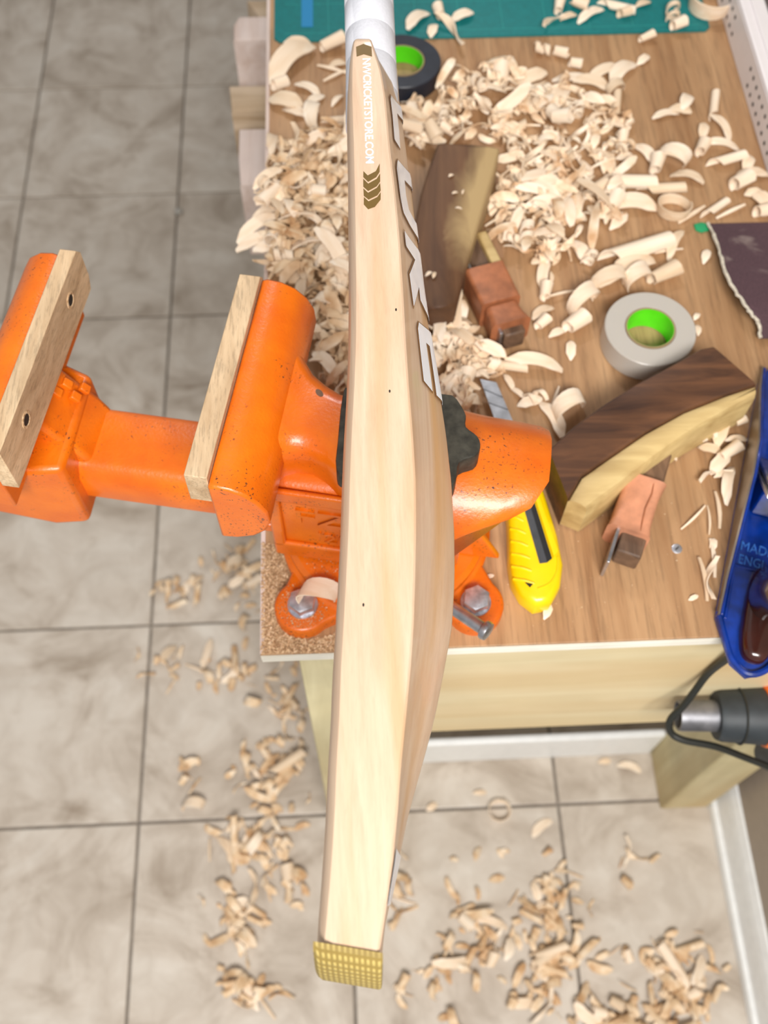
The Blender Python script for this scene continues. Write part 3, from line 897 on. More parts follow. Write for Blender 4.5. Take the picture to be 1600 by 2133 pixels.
# ------------------------------------------------------------------ wooden hand planes lying on their sides
def slab_loft(left, right, z0, z1, bev):
    """left/right: matching lists of world xy; block between them with chamfered top edges"""
    rings = []
    for p, q in zip(left, right):
        p = Vector((p.x, p.y, 0)); q = Vector((q.x, q.y, 0))
        d = (q-p).normalized()
        def P(a, z): return Vector((a.x, a.y, z))
        rings.append([P(p, z0), P(p, z1-bev), P(p+d*bev*0.4, z1-bev*0.3), P(p+d*bev, z1), P(q-d*bev, z1), P(q-d*bev*0.4, z1-bev*0.3), P(q, z1-bev), P(q, z0)])
    return rings
# plane by the tape roll
pb = empty('wooden_plane', at(1350, 880, ZB))
tag(pb, 'dark wooden plane with pale sapwood side, below the clear tape roll', 'hand plane', 'wooden bat makers planes')
zt = ZB+0.050
up_ = [(1143, 935), (1196, 886), (1262, 838), (1330, 796), (1405, 756), (1462, 724), (1484, 720)]
lo_ = [(1184, 1040), (1212, 992), (1272, 950), (1345, 900), (1425, 856), (1510, 822), (1576, 800)]
UP = [at(x, y, zt) for x, y in up_]
LO = [at(x, y, zt) for x, y in lo_]
MB().loft(slab_loft(UP, LO, ZB+0.002, zt, 0.003)).build('body', 'darkwood', pb, smooth=30)
lo2 = [(1222, 1064), (1240, 1051), (1292, 1013), (1364, 957), (1446, 900), (1524, 856), (1572, 830)]
SO = [at(x, y, zt-0.008) for x, y in lo2]
LOi = [p.lerp(q, 0.03) for p, q in zip(LO, UP)]
MB().loft(slab_loft(LOi, SO, ZB+0.003, zt-0.0015, 0.006)).build('sapwood_side', 'sapwood', pb, smooth=30)
def ob(c, ax, side, L0, L1, w, z0, z1):
    """box along ax (horizontal)"""
    M = Matrix((ax, side, Vector((0, 0, 1)))).transposed().to_4x4()
    M.translation = c
    return MB().box((L0, -w/2, z0), (L1, w/2, z1), M)
ax = (at(1308, 1170, ZB+0.02)-at(1372, 960, ZB+0.02)); ax.z = 0; ax.normalize()
sd = Vector((-ax.y, ax.x, 0))
c0 = at(1345, 1020, ZB+0.02); c0.z = 0
ob(c0+sd*0.002, ax, sd, -0.040, 0.068, 0.021, ZB+0.002, ZB+0.026).build('wedge', 'wedge', pb, bevel=0.002)
ob(c0-sd*0.0125, ax, sd, -0.040, 0.083, 0.0028, ZB+0.001, ZB+0.030).build('plane_iron', 'steel', pb, bevel=0.0004)
rings = []
for s_, g_ in ((-0.004, 0.0055), (0.004, 0.0035), (0.016, 0.0028), (0.028, 0.003), (0.040, 0.0032), (0.050, 0.0050)):
    c = c0+ax*s_-sd*0.0045
    rings.append([c+sd*a+Vector((0, 0, ZB+b)) for a, b in rrect(-0.0125-g_, 0.0140+g_, 0.0002, 0.029+g_, 0.006)])
lw = MB().loft(rings).build('leather_wrap', 'leather2', pb, smooth=60)
MB().tube([c0+ax*s_+sd*(0.004+0.001*math.sin(s_*160))+Vector((0, 0, ZB+0.0332)) for s_ in (-0.003, 0.01, 0.025, 0.04, 0.049)], 0.0005, 6).build('wrap_seam', 'leather', lw)
# plane by the bat
pa = empty('wooden_plane', at(945, 480, ZB))
tag(pa, 'worn brown wooden plane half buried in shavings right beside the bat', 'hand plane', 'wooden bat makers planes')
zt = ZB+0.052
lf = [(912, 292), (893, 345), (876, 400), (862, 470), (858, 540), (868, 610), (890, 640)]
md_ = [(985, 302), (962, 352), (945, 402), (930, 470), (922, 540), (922, 605), (925, 640)]
rt = [(1042, 308), (1030, 355), (1015, 405), (996, 470), (978, 530), (962, 590), (950, 636)]
LF = [at(x, y, zt) for x, y in lf]; MD = [at(x, y, zt+0.002) for x, y in md_]; RT = [at(x, y, zt-0.006) for x, y in rt]
def strip_block(a, b, za, zb, z0):
    rings = []
    for p, q in zip(a, b):
        rings.append([Vector((p.x, p.y, z0)), Vector((p.x, p.y, za)), Vector((p.x*0.5+q.x*0.5, p.y*0.5+q.y*0.5, (za+zb)/2+0.0008)), Vector((q.x, q.y, zb)), Vector((q.x, q.y, z0))])
    return rings
rings = []
for p, m_, q in zip(LF, MD, RT):
    rings.append([Vector((p.x, p.y, ZB+0.002)), Vector((p.x, p.y, zt-0.003)), Vector((p.x*0.5+m_.x*0.5, p.y*0.5+m_.y*0.5, zt)), Vector((m_.x, m_.y, zt+0.001)),
                  Vector((q.x*0.6+m_.x*0.4, q.y*0.6+m_.y*0.4, zt-0.0015)), Vector((q.x, q.y, zt-0.006)), Vector((q.x, q.y, ZB+0.002))])
MB().loft(rings).build('body', 'darkwood2', pa, smooth=45, bevel=0.0025)
ax = (at(1075, 715, ZB+0.02)-at(985, 530, ZB+0.02)); ax.z = 0; ax.normalize()
sd = Vector((-ax.y, ax.x, 0))
c0 = at(1020, 590, ZB+0.02); c0.z = 0
ob(c0, ax, sd, -0.055, 0.066, 0.021, ZB+0.002, ZB+0.024).build('wedge', 'wedge', pa, bevel=0.002)
ob(c0-sd*0.0135, ax, sd, -0.050, 0.064, 0.003, ZB+0.001, ZB+0.027).build('plane_iron', 'steel', pa, bevel=0.0004)
ob(c0+sd*0.012, ax, sd, -0.055, -0.012, 0.010, ZB+0.006, ZB+0.031).build('splinter_wedge', 'sapwood', pa, bevel=0.002)
rings = []
for s_, g_ in ((-0.012, 0.0032), (0.02, 0.003), (0.032, 0.003)):
    c = c0+ax*s_-sd*0.002
    rings.append([c+sd*a+Vector((0, 0, ZB+b)) for a, b in rrect(-0.0165-g_, 0.0165+g_, 0.0002, 0.031+g_, 0.004)])
lw = MB().loft(rings).build('leather_wrap', 'leather', pa, smooth=50)
rings = []
for s_, g_ in ((0.0335, -0.0005), (0.046, 0.0005), (0.058, 0.003)):
    c = c0+ax*s_-sd*0.002
    rings.append([c+sd*a+Vector((0, 0, ZB+b)) for a, b in rrect(-0.0165-g_, 0.0165+g_, 0.0002, 0.031+g_, 0.006)])
MB().loft(rings).build('leather_band', 'leather', lw, smooth=50)

# ------------------------------------------------------------------ blue hand plane
bp = empty('iron_plane', at(1560, 1100, ZB))
tag(bp, 'blue painted iron hand plane with glossy dark handle at the bench edge', 'hand plane')
PA = at(1487, 1290, ZB); PBp = at(1562, 880, ZB)
pax = (PBp-PA); pax.z = 0; pax.normalize()
pas = Vector((pax.y, -pax.x, 0))                 # to the right
PMx = Matrix((pas, pax, Vector((0, 0, 1)))).transposed().to_4x4()
PMx.translation = Vector((PA.x, PA.y, ZB))
PW = 0.064
out = [(0.0, 0.0), (0.0, 0.245), (0.006, 0.262), (0.018, 0.272), (PW-0.018, 0.272), (PW-0.006, 0.262), (PW, 0.245), (PW, 0.0), (PW-0.008, -0.016), (PW-0.018, -0.036), (PW/2, -0.044), (0.018, -0.036), (0.008, -0.016)]
MB().prism(out, 0.0003, 0.006, PMx, bev=0.001).build('sole', 'blue', bp, smooth=30)
def cheek(x0, x1):
    pr = [(0.0, 0.005), (0.0, 0.0125), (0.03, 0.016), (0.075, 0.030), (0.12, 0.044), (0.155, 0.044), (0.19, 0.030), (0.235, 0.013), (0.262, 0.008), (0.262, 0.005)]
    rg = [[PMx @ Vector((x, y, z)) for y, z in pr] for x in (x0, x1)]
    return MB().loft(rg)
cheek(0.0, 0.0016).build('side_wall', 'planeside', bp, smooth=20)
cheek(0.0017, 0.0046).build('side_lining', 'blue', bp, smooth=20, bevel=0.001)
cheek(PW-0.0016, PW).build('side_wall', 'planeside', bp, smooth=20)
cheek(PW-0.0046, PW-0.0017).build('side_lining', 'blue', bp, smooth=20, bevel=0.001)
# rim round the heel
hl = [(0.0, 0.004), (0.008, -0.015), (0.018, -0.034), (PW/2, -0.042), (PW-0.018, -0.034), (PW-0.008, -0.015), (PW, 0.004)]
MB().tube([PMx @ Vector((x*0.96+0.0013, y, 0.008)) for x, y in smooth_path([Vector((a, b)) for a, b in hl], 5)], 0.0028, 8).build('heel_rim', 'blue', bp)
# frog, blade and lever cap
MB().loft([[PMx @ Vector((x, y, z)) for y, z in ((0.105, 0.006), (0.150, 0.006), (0.120, 0.042), (0.108, 0.048))] for x in (0.012, PW-0.012)]).build('frog', 'blue', bp, bevel=0.002)
MB().loft([[PMx @ Vector((x, y, z)) for y, z in ((0.1525, 0.0062), (0.1560, 0.0062), (0.085, 0.074), (0.082, 0.072))] for x in (0.008, PW-0.008)]).build('plane_iron', 'steel', bp, bevel=0.0004)
MB().loft([[PMx @ Vector((x, y, z)) for y, z in ((0.157, 0.008), (0.160, 0.011), (0.102, 0.066), (0.098, 0.063))] for x in (0.010, PW-0.010)]).build('lever_cap', 'steel', bp, bevel=0.0015)
mh = PMx @ Matrix.Translation((0.034, 0.094, 0.040)) @ Matrix.Rotation(0.9, 4, 'X') 
MB().lathe([(0.0, -0.006), (0.012, -0.006), (0.0135, -0.003), (0.0135, 0.003), (0.012, 0.006), (0.0, 0.006)], mh, 28).build('adjusting_nut', 'brass', bp)
# cast lettering on the bed
for t_, y_, w_ in (('MADE IN', 0.071, 0.040), ('ENGLAND', 0.058, 0.044)):
    Mx = PMx @ Matrix.Translation((0.010, y_, 0.0062)) 
    text_mesh(t_, 0.0125, 'blue_highlight', Mx, 'cast_lettering', bp, 0.0007, 0.0, w_)
MB().prism([(0.006, 0.0), (0.0085, 0.0), (0.0085, 0.050), (PW-0.0085, 0.050), (PW-0.0085, 0.0), (PW-0.006, 0.0), (PW-0.006, 0.0525), (0.006, 0.0525)], 0.0055, 0.0078, PMx).build('cast_rib', 'blue', bp, bevel=0.0008)
# tote (rear handle) and front knob
tp = smooth_path([Vector((0.034, 0.030, 0.008)), Vector((0.034, 0.022, 0.030)), Vector((0.034, 0.010, 0.056)), Vector((0.034, -0.006, 0.080)), Vector((0.034, -0.026, 0.094))], 5)
rings = []
for i, p in enumerate(tp):
    f = i/(len(tp)-1)
    wx = 0.0125+0.003*math.sin(f*PI)
    wy = 0.026-0.006*math.sin(f*PI)
    rings.append([PMx @ (p+Vector((wx*math.cos(2*PI*k/20), wy*math.sin(2*PI*k/20)*0.9, wy*math.sin(2*PI*k/20)*0.45))) for k in range(20)])
MB().loft(rings).build('rear_handle', 'tote', bp, smooth=60)
MB().prism(smooth_loop([(0.022, 0.046), (0.034, 0.052), (0.046, 0.046), (0.048, 0.0), (0.044, -0.026), (0.034, -0.032), (0.024, -0.026), (0.020, 0.0)], 4), 0.0062, 0.018, PMx, bev=0.006).build('handle_foot', 'tote', bp, smooth=50)
MB().lathe([(0.0, 0.006), (0.014, 0.006), (0.013, 0.012), (0.010, 0.022), (0.013, 0.034), (0.018, 0.044), (0.017, 0.053), (0.010, 0.058), (0.0, 0.059)], PMx @ Matrix.Translation((PW/2, 0.215, 0)), 32).build('front_knob', 'tote', bp, smooth=60)

# ------------------------------------------------------------------ sandpaper sheet
sp = empty('sandpaper_sheet', at(1560, 580, ZB))
tag(sp, 'torn maroon sandpaper sheet with dusty face and frayed edge', 'sandpaper')
Lf = [(1474, 466), (1488, 490), (1500, 530), (1520, 585), (1545, 625), (1566, 655), (1580, 672), (1583, 704)]
Rt = [(1630, 462), (1645, 490), (1655, 530), (1660, 580), (1665, 625), (1668, 650), (1668, 675), (1668, 707)]
zz = [0.004, 0.010, 0.017, 0.022, 0.022, 0.018, 0.010, 0.006]
top_, bot_ = [], []
nx = 7
for (a, b, z) in zip(Lf, Rt, zz):
    for i in range(nx):
        f = i/(nx-1)
        h_ = z*(1-0.75*f)+0.0008
        top_.append(at(a[0]+(b[0]-a[0])*f, a[1]+(b[1]-a[1])*f, ZB+h_))
m = MB()
nr = len(Lf)
vs = top_+[p-Vector((0, 0, 0.0010)) for p in top_]
fs = []
N = nr*nx
for r in range(nr-1):
    for i in range(nx-1):
        q = (r*nx+i, r*nx+i+1, (r+1)*nx+i+1, (r+1)*nx+i)
        fs.append(q)
        fs.append(tuple(k+N for k in q[::-1]))
bd = [i for i in range(nx)]+[r*nx+nx-1 for r in range(1, nr)]+[(nr-1)*nx+i for i in range(nx-2, -1, -1)]+[r*nx for r in range(nr-2, 0, -1)]
for k in range(len(bd)):
    a, b = bd[k], bd[(k+1) % len(bd)]
    fs.append((a, b, b+N, a+N))
m.add(vs, fs).build('abrasive_face', 'sand', sp, smooth=60)
random.seed(5)
ep = smooth_path([top_[r*nx] for r in range(nr)], 6)
MB().tube([p+Vector((random.uniform(-.0007, .0007), random.uniform(-.0007, .0007), random.uniform(-.0003, .0006))) for p in ep], [0.0011+random.random()*0.0009 for _ in ep], 6).build('frayed_edge', 'fray', sp)
gp = [at(x, y, ZB+0.003) for x, y in ((1446, 466), (1462, 462), (1478, 466), (1478, 478), (1462, 482), (1450, 477))]
MB().prism([(p.x, p.y) for p in gp], ZB+0.0006, ZB+0.0028, bev=0.0006).build('green_backing_fold', 'greencloth', sp)

# ------------------------------------------------------------------ cutting mat, blue strip, tray
cm = empty('cutting_mat', at(1000, 40, ZB))
tag(cm, 'teal green cutting mat at the far end of the bench', 'cutting mat')
c0, c1 = at(571, 86, ZB+0.003), at(1481, 62, ZB+0.003)
mp = [(c0.x+0.006, c0.y), (c1.x-0.006, c1.y), (c1.x, c1.y+0.006), (c1.x, c1.y+0.30), (c0.x, c0.y+0.30), (c0.x, c0.y+0.006)]
MB().prism(mp, ZB+0.0002, ZB+0.003, bev=0.0005).build('mat_sheet', 'mat', cm)
for i in range(1, 10):
    x = c0.x+0.012+i*0.05
    MB().box((x, c0.y+0.012, ZB+0.0030), (x+0.0005, c0.y+0.29, ZB+0.00312)).build('grid_line', 'matline', cm, smooth=0)
for i in range(6):
    y = c0.y+0.012+i*0.05
    MB().box((c0.x+0.012, y, ZB+0.0030), (c1.x-0.012, y+0.0005, ZB+0.00312)).build('grid_line', 'matline', cm, smooth=0)
q = [at(x, y, ZB+0.0035) for x, y in ((628, 56), (652, 56), (652, -60), (628, -60))]
tag(MB().prism([(p.x, p.y) for p in q], ZB+0.0032, ZB+0.0036).build('tape_strip', 'blue_tape', None, smooth=0), 'short blue strip of tape stuck on the cutting mat', 'tape strip')
tr = empty('storage_tray', at(1580, 100, ZB))
tag(tr, 'white perforated tray against the wall at the upper right', 'tray')
tx = 0.4465
MB().box((tx, 0.72, ZB+0.0005), (tx+0.003, 1.40, ZB+0.042)).build('side_panel', 'tray', tr, bevel=0.0008)
MB().box((tx+0.0, 0.72, ZB+0.042), (tx+0.026, 1.40, ZB+0.047)).build('rim', 'tray', tr, bevel=0.002)
MB().box((tx+0.011, 0.72, ZB+0.047), (tx+0.026, 1.40, ZB+0.0495)).build('rim_lip', 'tray', tr, bevel=0.001)
MB().box((tx+0.0031, 0.72, ZB+0.0005), (0.555, 1.40, ZB+0.004)).build('tray_floor', 'traydark', tr)
MB().box((tx+0.0262, 0.723, ZB+0.0041), (0.552, 1.398, ZB+0.030)).build('dark_liner', 'traydark', tr, bevel=0.004)
MB().box((tx+0.0031, 0.7165, ZB+0.0005), (0.555, 0.7199, ZB+0.042)).build('end_panel', 'tray', tr, bevel=0.0008)
hm = None
for (y0, y1) in ((0.80, 0.92), (1.00, 1.08), (1.16, 1.26)):
    y = y0
    while y < y1:
        for zz_ in (0.012, 0.028):
            yy = y+(0.007 if zz_ > 0.02 else 0)
            if hm is None:
                hm = MB().lathe([(0.0, -0.0004), (0.0024, -0.0004), (0.0024, 0.0003), (0.0, 0.0003)], Matrix.Rotation(-PI/2, 4, 'Y'), 10).build('vent_hole', 'blackhole', tr)
                o = hm
            else:
                o = hm.copy()
                COL.objects.link(o)
            o.matrix_parent_inverse = Matrix.Translation(-tr.location)
            o.location = (tx, yy, ZB+zz_)
        y += 0.0145

# ------------------------------------------------------------------ heat gun hanging below the bench front
GZ = 0.655
g0 = at(1412, 1490, GZ); g1 = at(1492, 1490, GZ); g2 = at(1592, 1492, GZ)
hg = empty('heat_gun', g2)
tag(hg, 'black and orange heat gun with steel nozzle hanging below the bench front', 'heat gun')
gx = (g2-g0).normalized()
GM = Matrix.Translation(g0) @ gx.to_track_quat('Z', 'Y').to_matrix().to_4x4()
Lg = (g1-g0).length
L2 = (g2-g0).length
MB().lathe([(0.0130, 0.0), (0.0152, 0.0), (0.0158, 0.004), (0.0158, Lg), (0.0130, Lg)], GM, 32, closed=True).build('nozzle', 'dullsteel', hg, smooth=35)
MB().lathe([(0.0, Lg*0.4), (0.0128, Lg*0.4), (0.0128, Lg*0.42), (0.0, Lg*0.42)], GM, 24).build('nozzle_mesh', 'blackhole', hg)
MB().lathe([(0.0, Lg-0.001), (0.0235, Lg-0.001), (0.0255, Lg+0.004), (0.0285, L2-0.002), (0.0, L2-0.002)], GM, 36).build('heat_shield', 'guncase', hg, smooth=35)
MB().tube([GM @ Vector((0.0278*math.cos(t), 0.0278*math.sin(t), Lg+0.022)) for t in np.linspace(0, 2*PI, 30)], 0.0011, 6).build('shield_groove', 'cord', hg)
MB().lathe([(0.0, L2-0.002), (0.0300, L2-0.002), (0.033, L2+0.01), (0.033, L2+0.06), (0.028, L2+0.085), (0.0, L2+0.09)], GM, 36).build('motor_body', 'gunorange', hg, smooth=45)
hb = GM @ Vector((0, 0, L2+0.04))
MB().tube([hb+Vector((0, 0, -0.02)), hb+Vector((0.004, -0.004, -0.06)), hb+Vector((0.008, -0.008, -0.12))], [0.021, 0.019, 0.020], 20).build('grip_handle', 'guncase', hg, smooth=50)
cp = [at(1575, 1335, 0.842), at(1530, 1362, 0.80), at(1478, 1400, 0.74), at(1447, 1440, 0.71), at(1424, 1470, 0.69), at(1396, 1500, 0.67), at(1398, 1526, 0.655), at(1425, 1542, 0.65), at(1490, 1555, 0.64), at(1550, 1577, 0.62), at(1620, 1605, 0.59)]
tail = hb+Vector((0.008, -0.008, -0.125))
pth = smooth_path([p for p in cp]+[tail+Vector((0.02, -0.01, -0.04)), tail], 6)
MB().tube(pth, 0.0036, 10).build('power_cord', 'cord', hg, smooth=60)
# steel hook on the apron that carries it
hk = hb+Vector((-0.02, 0, 0))
hook = MB().tube(smooth_path([Vector((hk.x, 0.301, 0.73)), Vector((hk.x, 0.288, 0.728)), Vector((hk.x, hk.y+0.037, 0.70)), Vector((hk.x, hk.y+0.036, GZ)), Vector((hk.x, hk.y, GZ-0.0352)), Vector((hk.x, hk.y-0.036, GZ)), Vector((hk.x, hk.y-0.038, GZ+0.02))], 6), 0.002, 8).build('hook', 'steel', bench)

# ------------------------------------------------------------------ timber offcuts poking out from the shelf under the bench
def offcut(pts, z0, z1, mat, label, endmat=None):
    q = [at(x, y, z1) for x, y in pts]
    ys = [p.y for p in q]
    xl = min(p.x for p in q)
    o = MB().prism([(p.x, p.y) for p in q]+[(0.22, min(ys)), (0.22, max(ys))], z0, z1, bev=0.003).build('timber_offcut', mat, None, smooth=30)
    tag(o, label, 'offcut', 'timber offcuts under the bench')
    return o
SH = 0.645
offcut([(514, 0), (536, 30), (540, 36)][::1], SH+0.001, 0.70, 'stub', 'dark timber offcut at the top edge, poking out under the bench')
offcut([(497, 34), (486, 52), (486, 84)], SH+0.001, 0.765, 'offwhite', 'round-ended timber offcut below the mat corner, under the bench')
offcut([(477, 178), (482, 232)], SH+0.001, 0.75, 'stub', 'squared brown timber offcut poking out under the bench')
offcut([(498, 268), (496, 330), (500, 385)], SH+0.001, 0.765, 'offwhite', 'pale rough timber offcut nearest the vise, poking out under the bench')

# ------------------------------------------------------------------ shavings
rng = random.Random(11)
def ribbon(stations, th=0.0005):
    """stations: (centre, width direction, half width)"""
    n = len(stations)
    vs, fs = [], []
    for i, (c, wd, hw) in enumerate(stations):
        t = (stations[min(i+1, n-1)][0]-stations[max(i-1, 0)][0]).normalized()
        wd = wd.normalized()
        nn = t.cross(wd).normalized()
        vs += [c-wd*hw+nn*th, c+wd*hw+nn*th, c+wd*hw-nn*th, c-wd*hw-nn*th]
    for i in range(n-1):
        a, b = i*4, (i+1)*4
        for k in range(4):
            k2 = (k+1) % 4
            fs.append((a+k, a+k2, b+k2, b+k))
    fs.append((3, 2, 1, 0))
    e = (n-1)*4
    fs.append((e, e+1, e+2, e+3))
    return vs, fs
def shape(kind, r):
    st = []
    if kind == 'roll':
        R = r.uniform(.0045, .0075); turns = r.uniform(.75, 1.25); w = r.uniform(.007, .012); n = 14
        for i in range(n):
            f = i/(n-1); th = -0.5*PI+2*PI*turns*f; rr = R*(1-.22*f)
            j = 1-0.35*r.random() if i in (0, n-1) else 1
            st.append((Vector((0.004*f*r.uniform(.8, 1.2), rr*math.cos(th), rr*math.sin(th))), Vector((1, 0.1*math.cos(th), .12)), w*j))
    elif kind == 'tube':
        R = r.uniform(.005, .0065); w = r.uniform(.016, .024); n = 14; turns = r.uniform(.7, 1.0)
        for i in range(n):
            f = i/(n-1); th = -0.3*PI+2*PI*turns*f; rr = R*(1-.2*f)
            st.append((Vector((0.012*f, rr*math.cos(th), rr*math.sin(th))), Vector((1, 0, 0.03)), w*(1-0.3*f)))
    elif kind == 'helix':
        R = r.uniform(.004, .0062); turns = r.uniform(1.5, 2.4); n = 26; w = r.uniform(.0034, .005); pt = r.uniform(.009, .013)
        for i in range(n):
            f = i/(n-1); th = 2*PI*turns*f
            st.append((Vector((pt*turns*(f-.5), R*math.cos(th), R*math.sin(th))), Vector((1, -0.3*math.sin(th), .3*math.cos(th))), w*(0.35+0.65*math.sin(PI*min(1, max(.12, f)))) ))
    elif kind == 'strip':
        Ln = r.uniform(.036, .055); R = r.uniform(.025, .06); n = 10; w = r.uniform(.0045, .0075); tw = r.uniform(-.8, .8)
        for i in range(n):
            f = i/(n-1); a = (f-.5)*Ln/R
            st.append((Vector((R*math.sin(a), 0.004*math.sin(f*3), R*(math.cos(a)-1)*r.choice((1, 1)))), Vector((0, math.cos(tw*(f-.5)), math.sin(tw*(f-.5)))), w*(0.25+0.75*min(1, 4*f+.05, 4*(1-f)+.2))))
    elif kind == 'arch':
        R = r.uniform(.010, .014); n = 12; w = r.uniform(.006, .009)
        for i in range(n):
            f = i/(n-1); th = PI*(1.15-1.3*f)
            st.append((Vector((R*math.cos(th), 0.008*f, R*0.8*math.sin(th))), Vector((0.15, 1, 0)), w*(0.5+0.5*math.sin(PI*min(.9, max(.15, f))))))
    elif kind == 'ring':
        R = r.uniform(.0135, .0155); n = 20; w = r.uniform(.0055, .007)
        for i in range(n):
            f = i/(n-1); th = 2*PI*1.02*f
            st.append((Vector((R*math.cos(th), R*math.sin(th), 0.003*f)), Vector((0.15*math.cos(th), .15*math.sin(th), 1)), w*(0.7+.3*math.sin(PI*f))))
    elif kind == 'flake':
        Ln = r.uniform(.020, .032); R = r.uniform(.010, .022); n = 8; w = r.uniform(.0032, .0058); sk = r.uniform(-.5, .5)
        for i in range(n):
            f = i/(n-1); a = (f-.5)*Ln/R
            st.append((Vector((R*math.sin(a), 0.004*sk*f, R*(math.cos(a)-1))), Vector((sk*.4, 1, 0.2*sk)), w*(0.12+0.88*min(1, r.uniform(2.4, 4)*f+.05, r.uniform(2.4, 4)*(1-f)+.15))))
    elif kind == 'twist':
        Ln = r.uniform(.030, .046); n = 14; w = r.uniform(.003, .0045); tw = r.uniform(2.2, 4.2)
        for i in range(n):
            f = i/(n-1)
            st.append((Vector((Ln*(f-.5), .005*math.sin(4*f), .003*math.cos(5*f))), Vector((0, math.cos(tw*f), math.sin(tw*f))), w*(0.3+.7*math.sin(PI*min(.92, max(.1, f))))))
    elif kind == 'sliver':
        Ln = r.uniform(.018, .034); n = 6; w = r.uniform(.0008, .0018)
        for i in range(n):
            f = i/(n-1)
            st.append((Vector((Ln*(f-.5), .003*f*f, .002*math.sin(PI*f))), Vector((0, 1, .2)), w*(0.4+.6*math.sin(PI*min(.9, max(.1, f))))))
    vs, fs = ribbon(st)
    return vs, fs
KINDS = {}
for kd, cnt in (('roll', 4), ('tube', 3), ('helix', 4), ('strip', 4), ('arch', 3), ('ring', 2), ('flake', 6), ('twist', 4), ('sliver', 3)):
    for i in range(cnt):
        vs, fs = shape(kd, rng)
        me = bpy.data.meshes.new('shaving_'+kd)
        me.from_pydata([tuple(v) for v in vs], [], fs)
        bm = bmesh.new(); bm.from_mesh(me)
        bmesh.ops.recalc_face_normals(bm, faces=bm.faces)
        bm.to_mesh(me); bm.free()
        me.shade_smooth(); me.set_sharp_from_angle(angle=math.radians(50))
        me.materials.append(MAT['shaving'])
        KINDS.setdefault(kd, []).append((me, np.array([tuple(v) for v in vs]), fs))
def put(kind, x, y, z, yaw, scale, tilt, r, rest=True, roll=None):
    me, V_, fs = r.choice(KINDS[kind])
    e = Euler((roll if roll is not None else r.uniform(-1, 1)*tilt*1.5, r.uniform(-1, 1)*tilt, yaw))
    R = np.array(e.to_matrix())*scale
    W_ = V_ @ R.T
    zmin = W_[:, 2].min()
    return me, e, W_, fs, Vector((x, y, z-zmin))
def shaving(kind, px, py, ang, s, label, group, z=ZB, tilt=0.12, lift=0.0, r=rng, pos=None):
    p = pos if pos is not None else at(px, py, z+0.004)
    me, e, W_, fs, loc = put(kind, p.x, p.y, z+lift+0.0002, math.radians(ang), s, tilt, r)
    o = bpy.data.objects.new('wood_shaving', me)
    COL.objects.link(o)
    o.location = loc
    o.rotation_euler = e
    o.scale = (s, s, s)
    tag(o, label, 'shaving', group)
    return o
MZ = ZB+0.0032
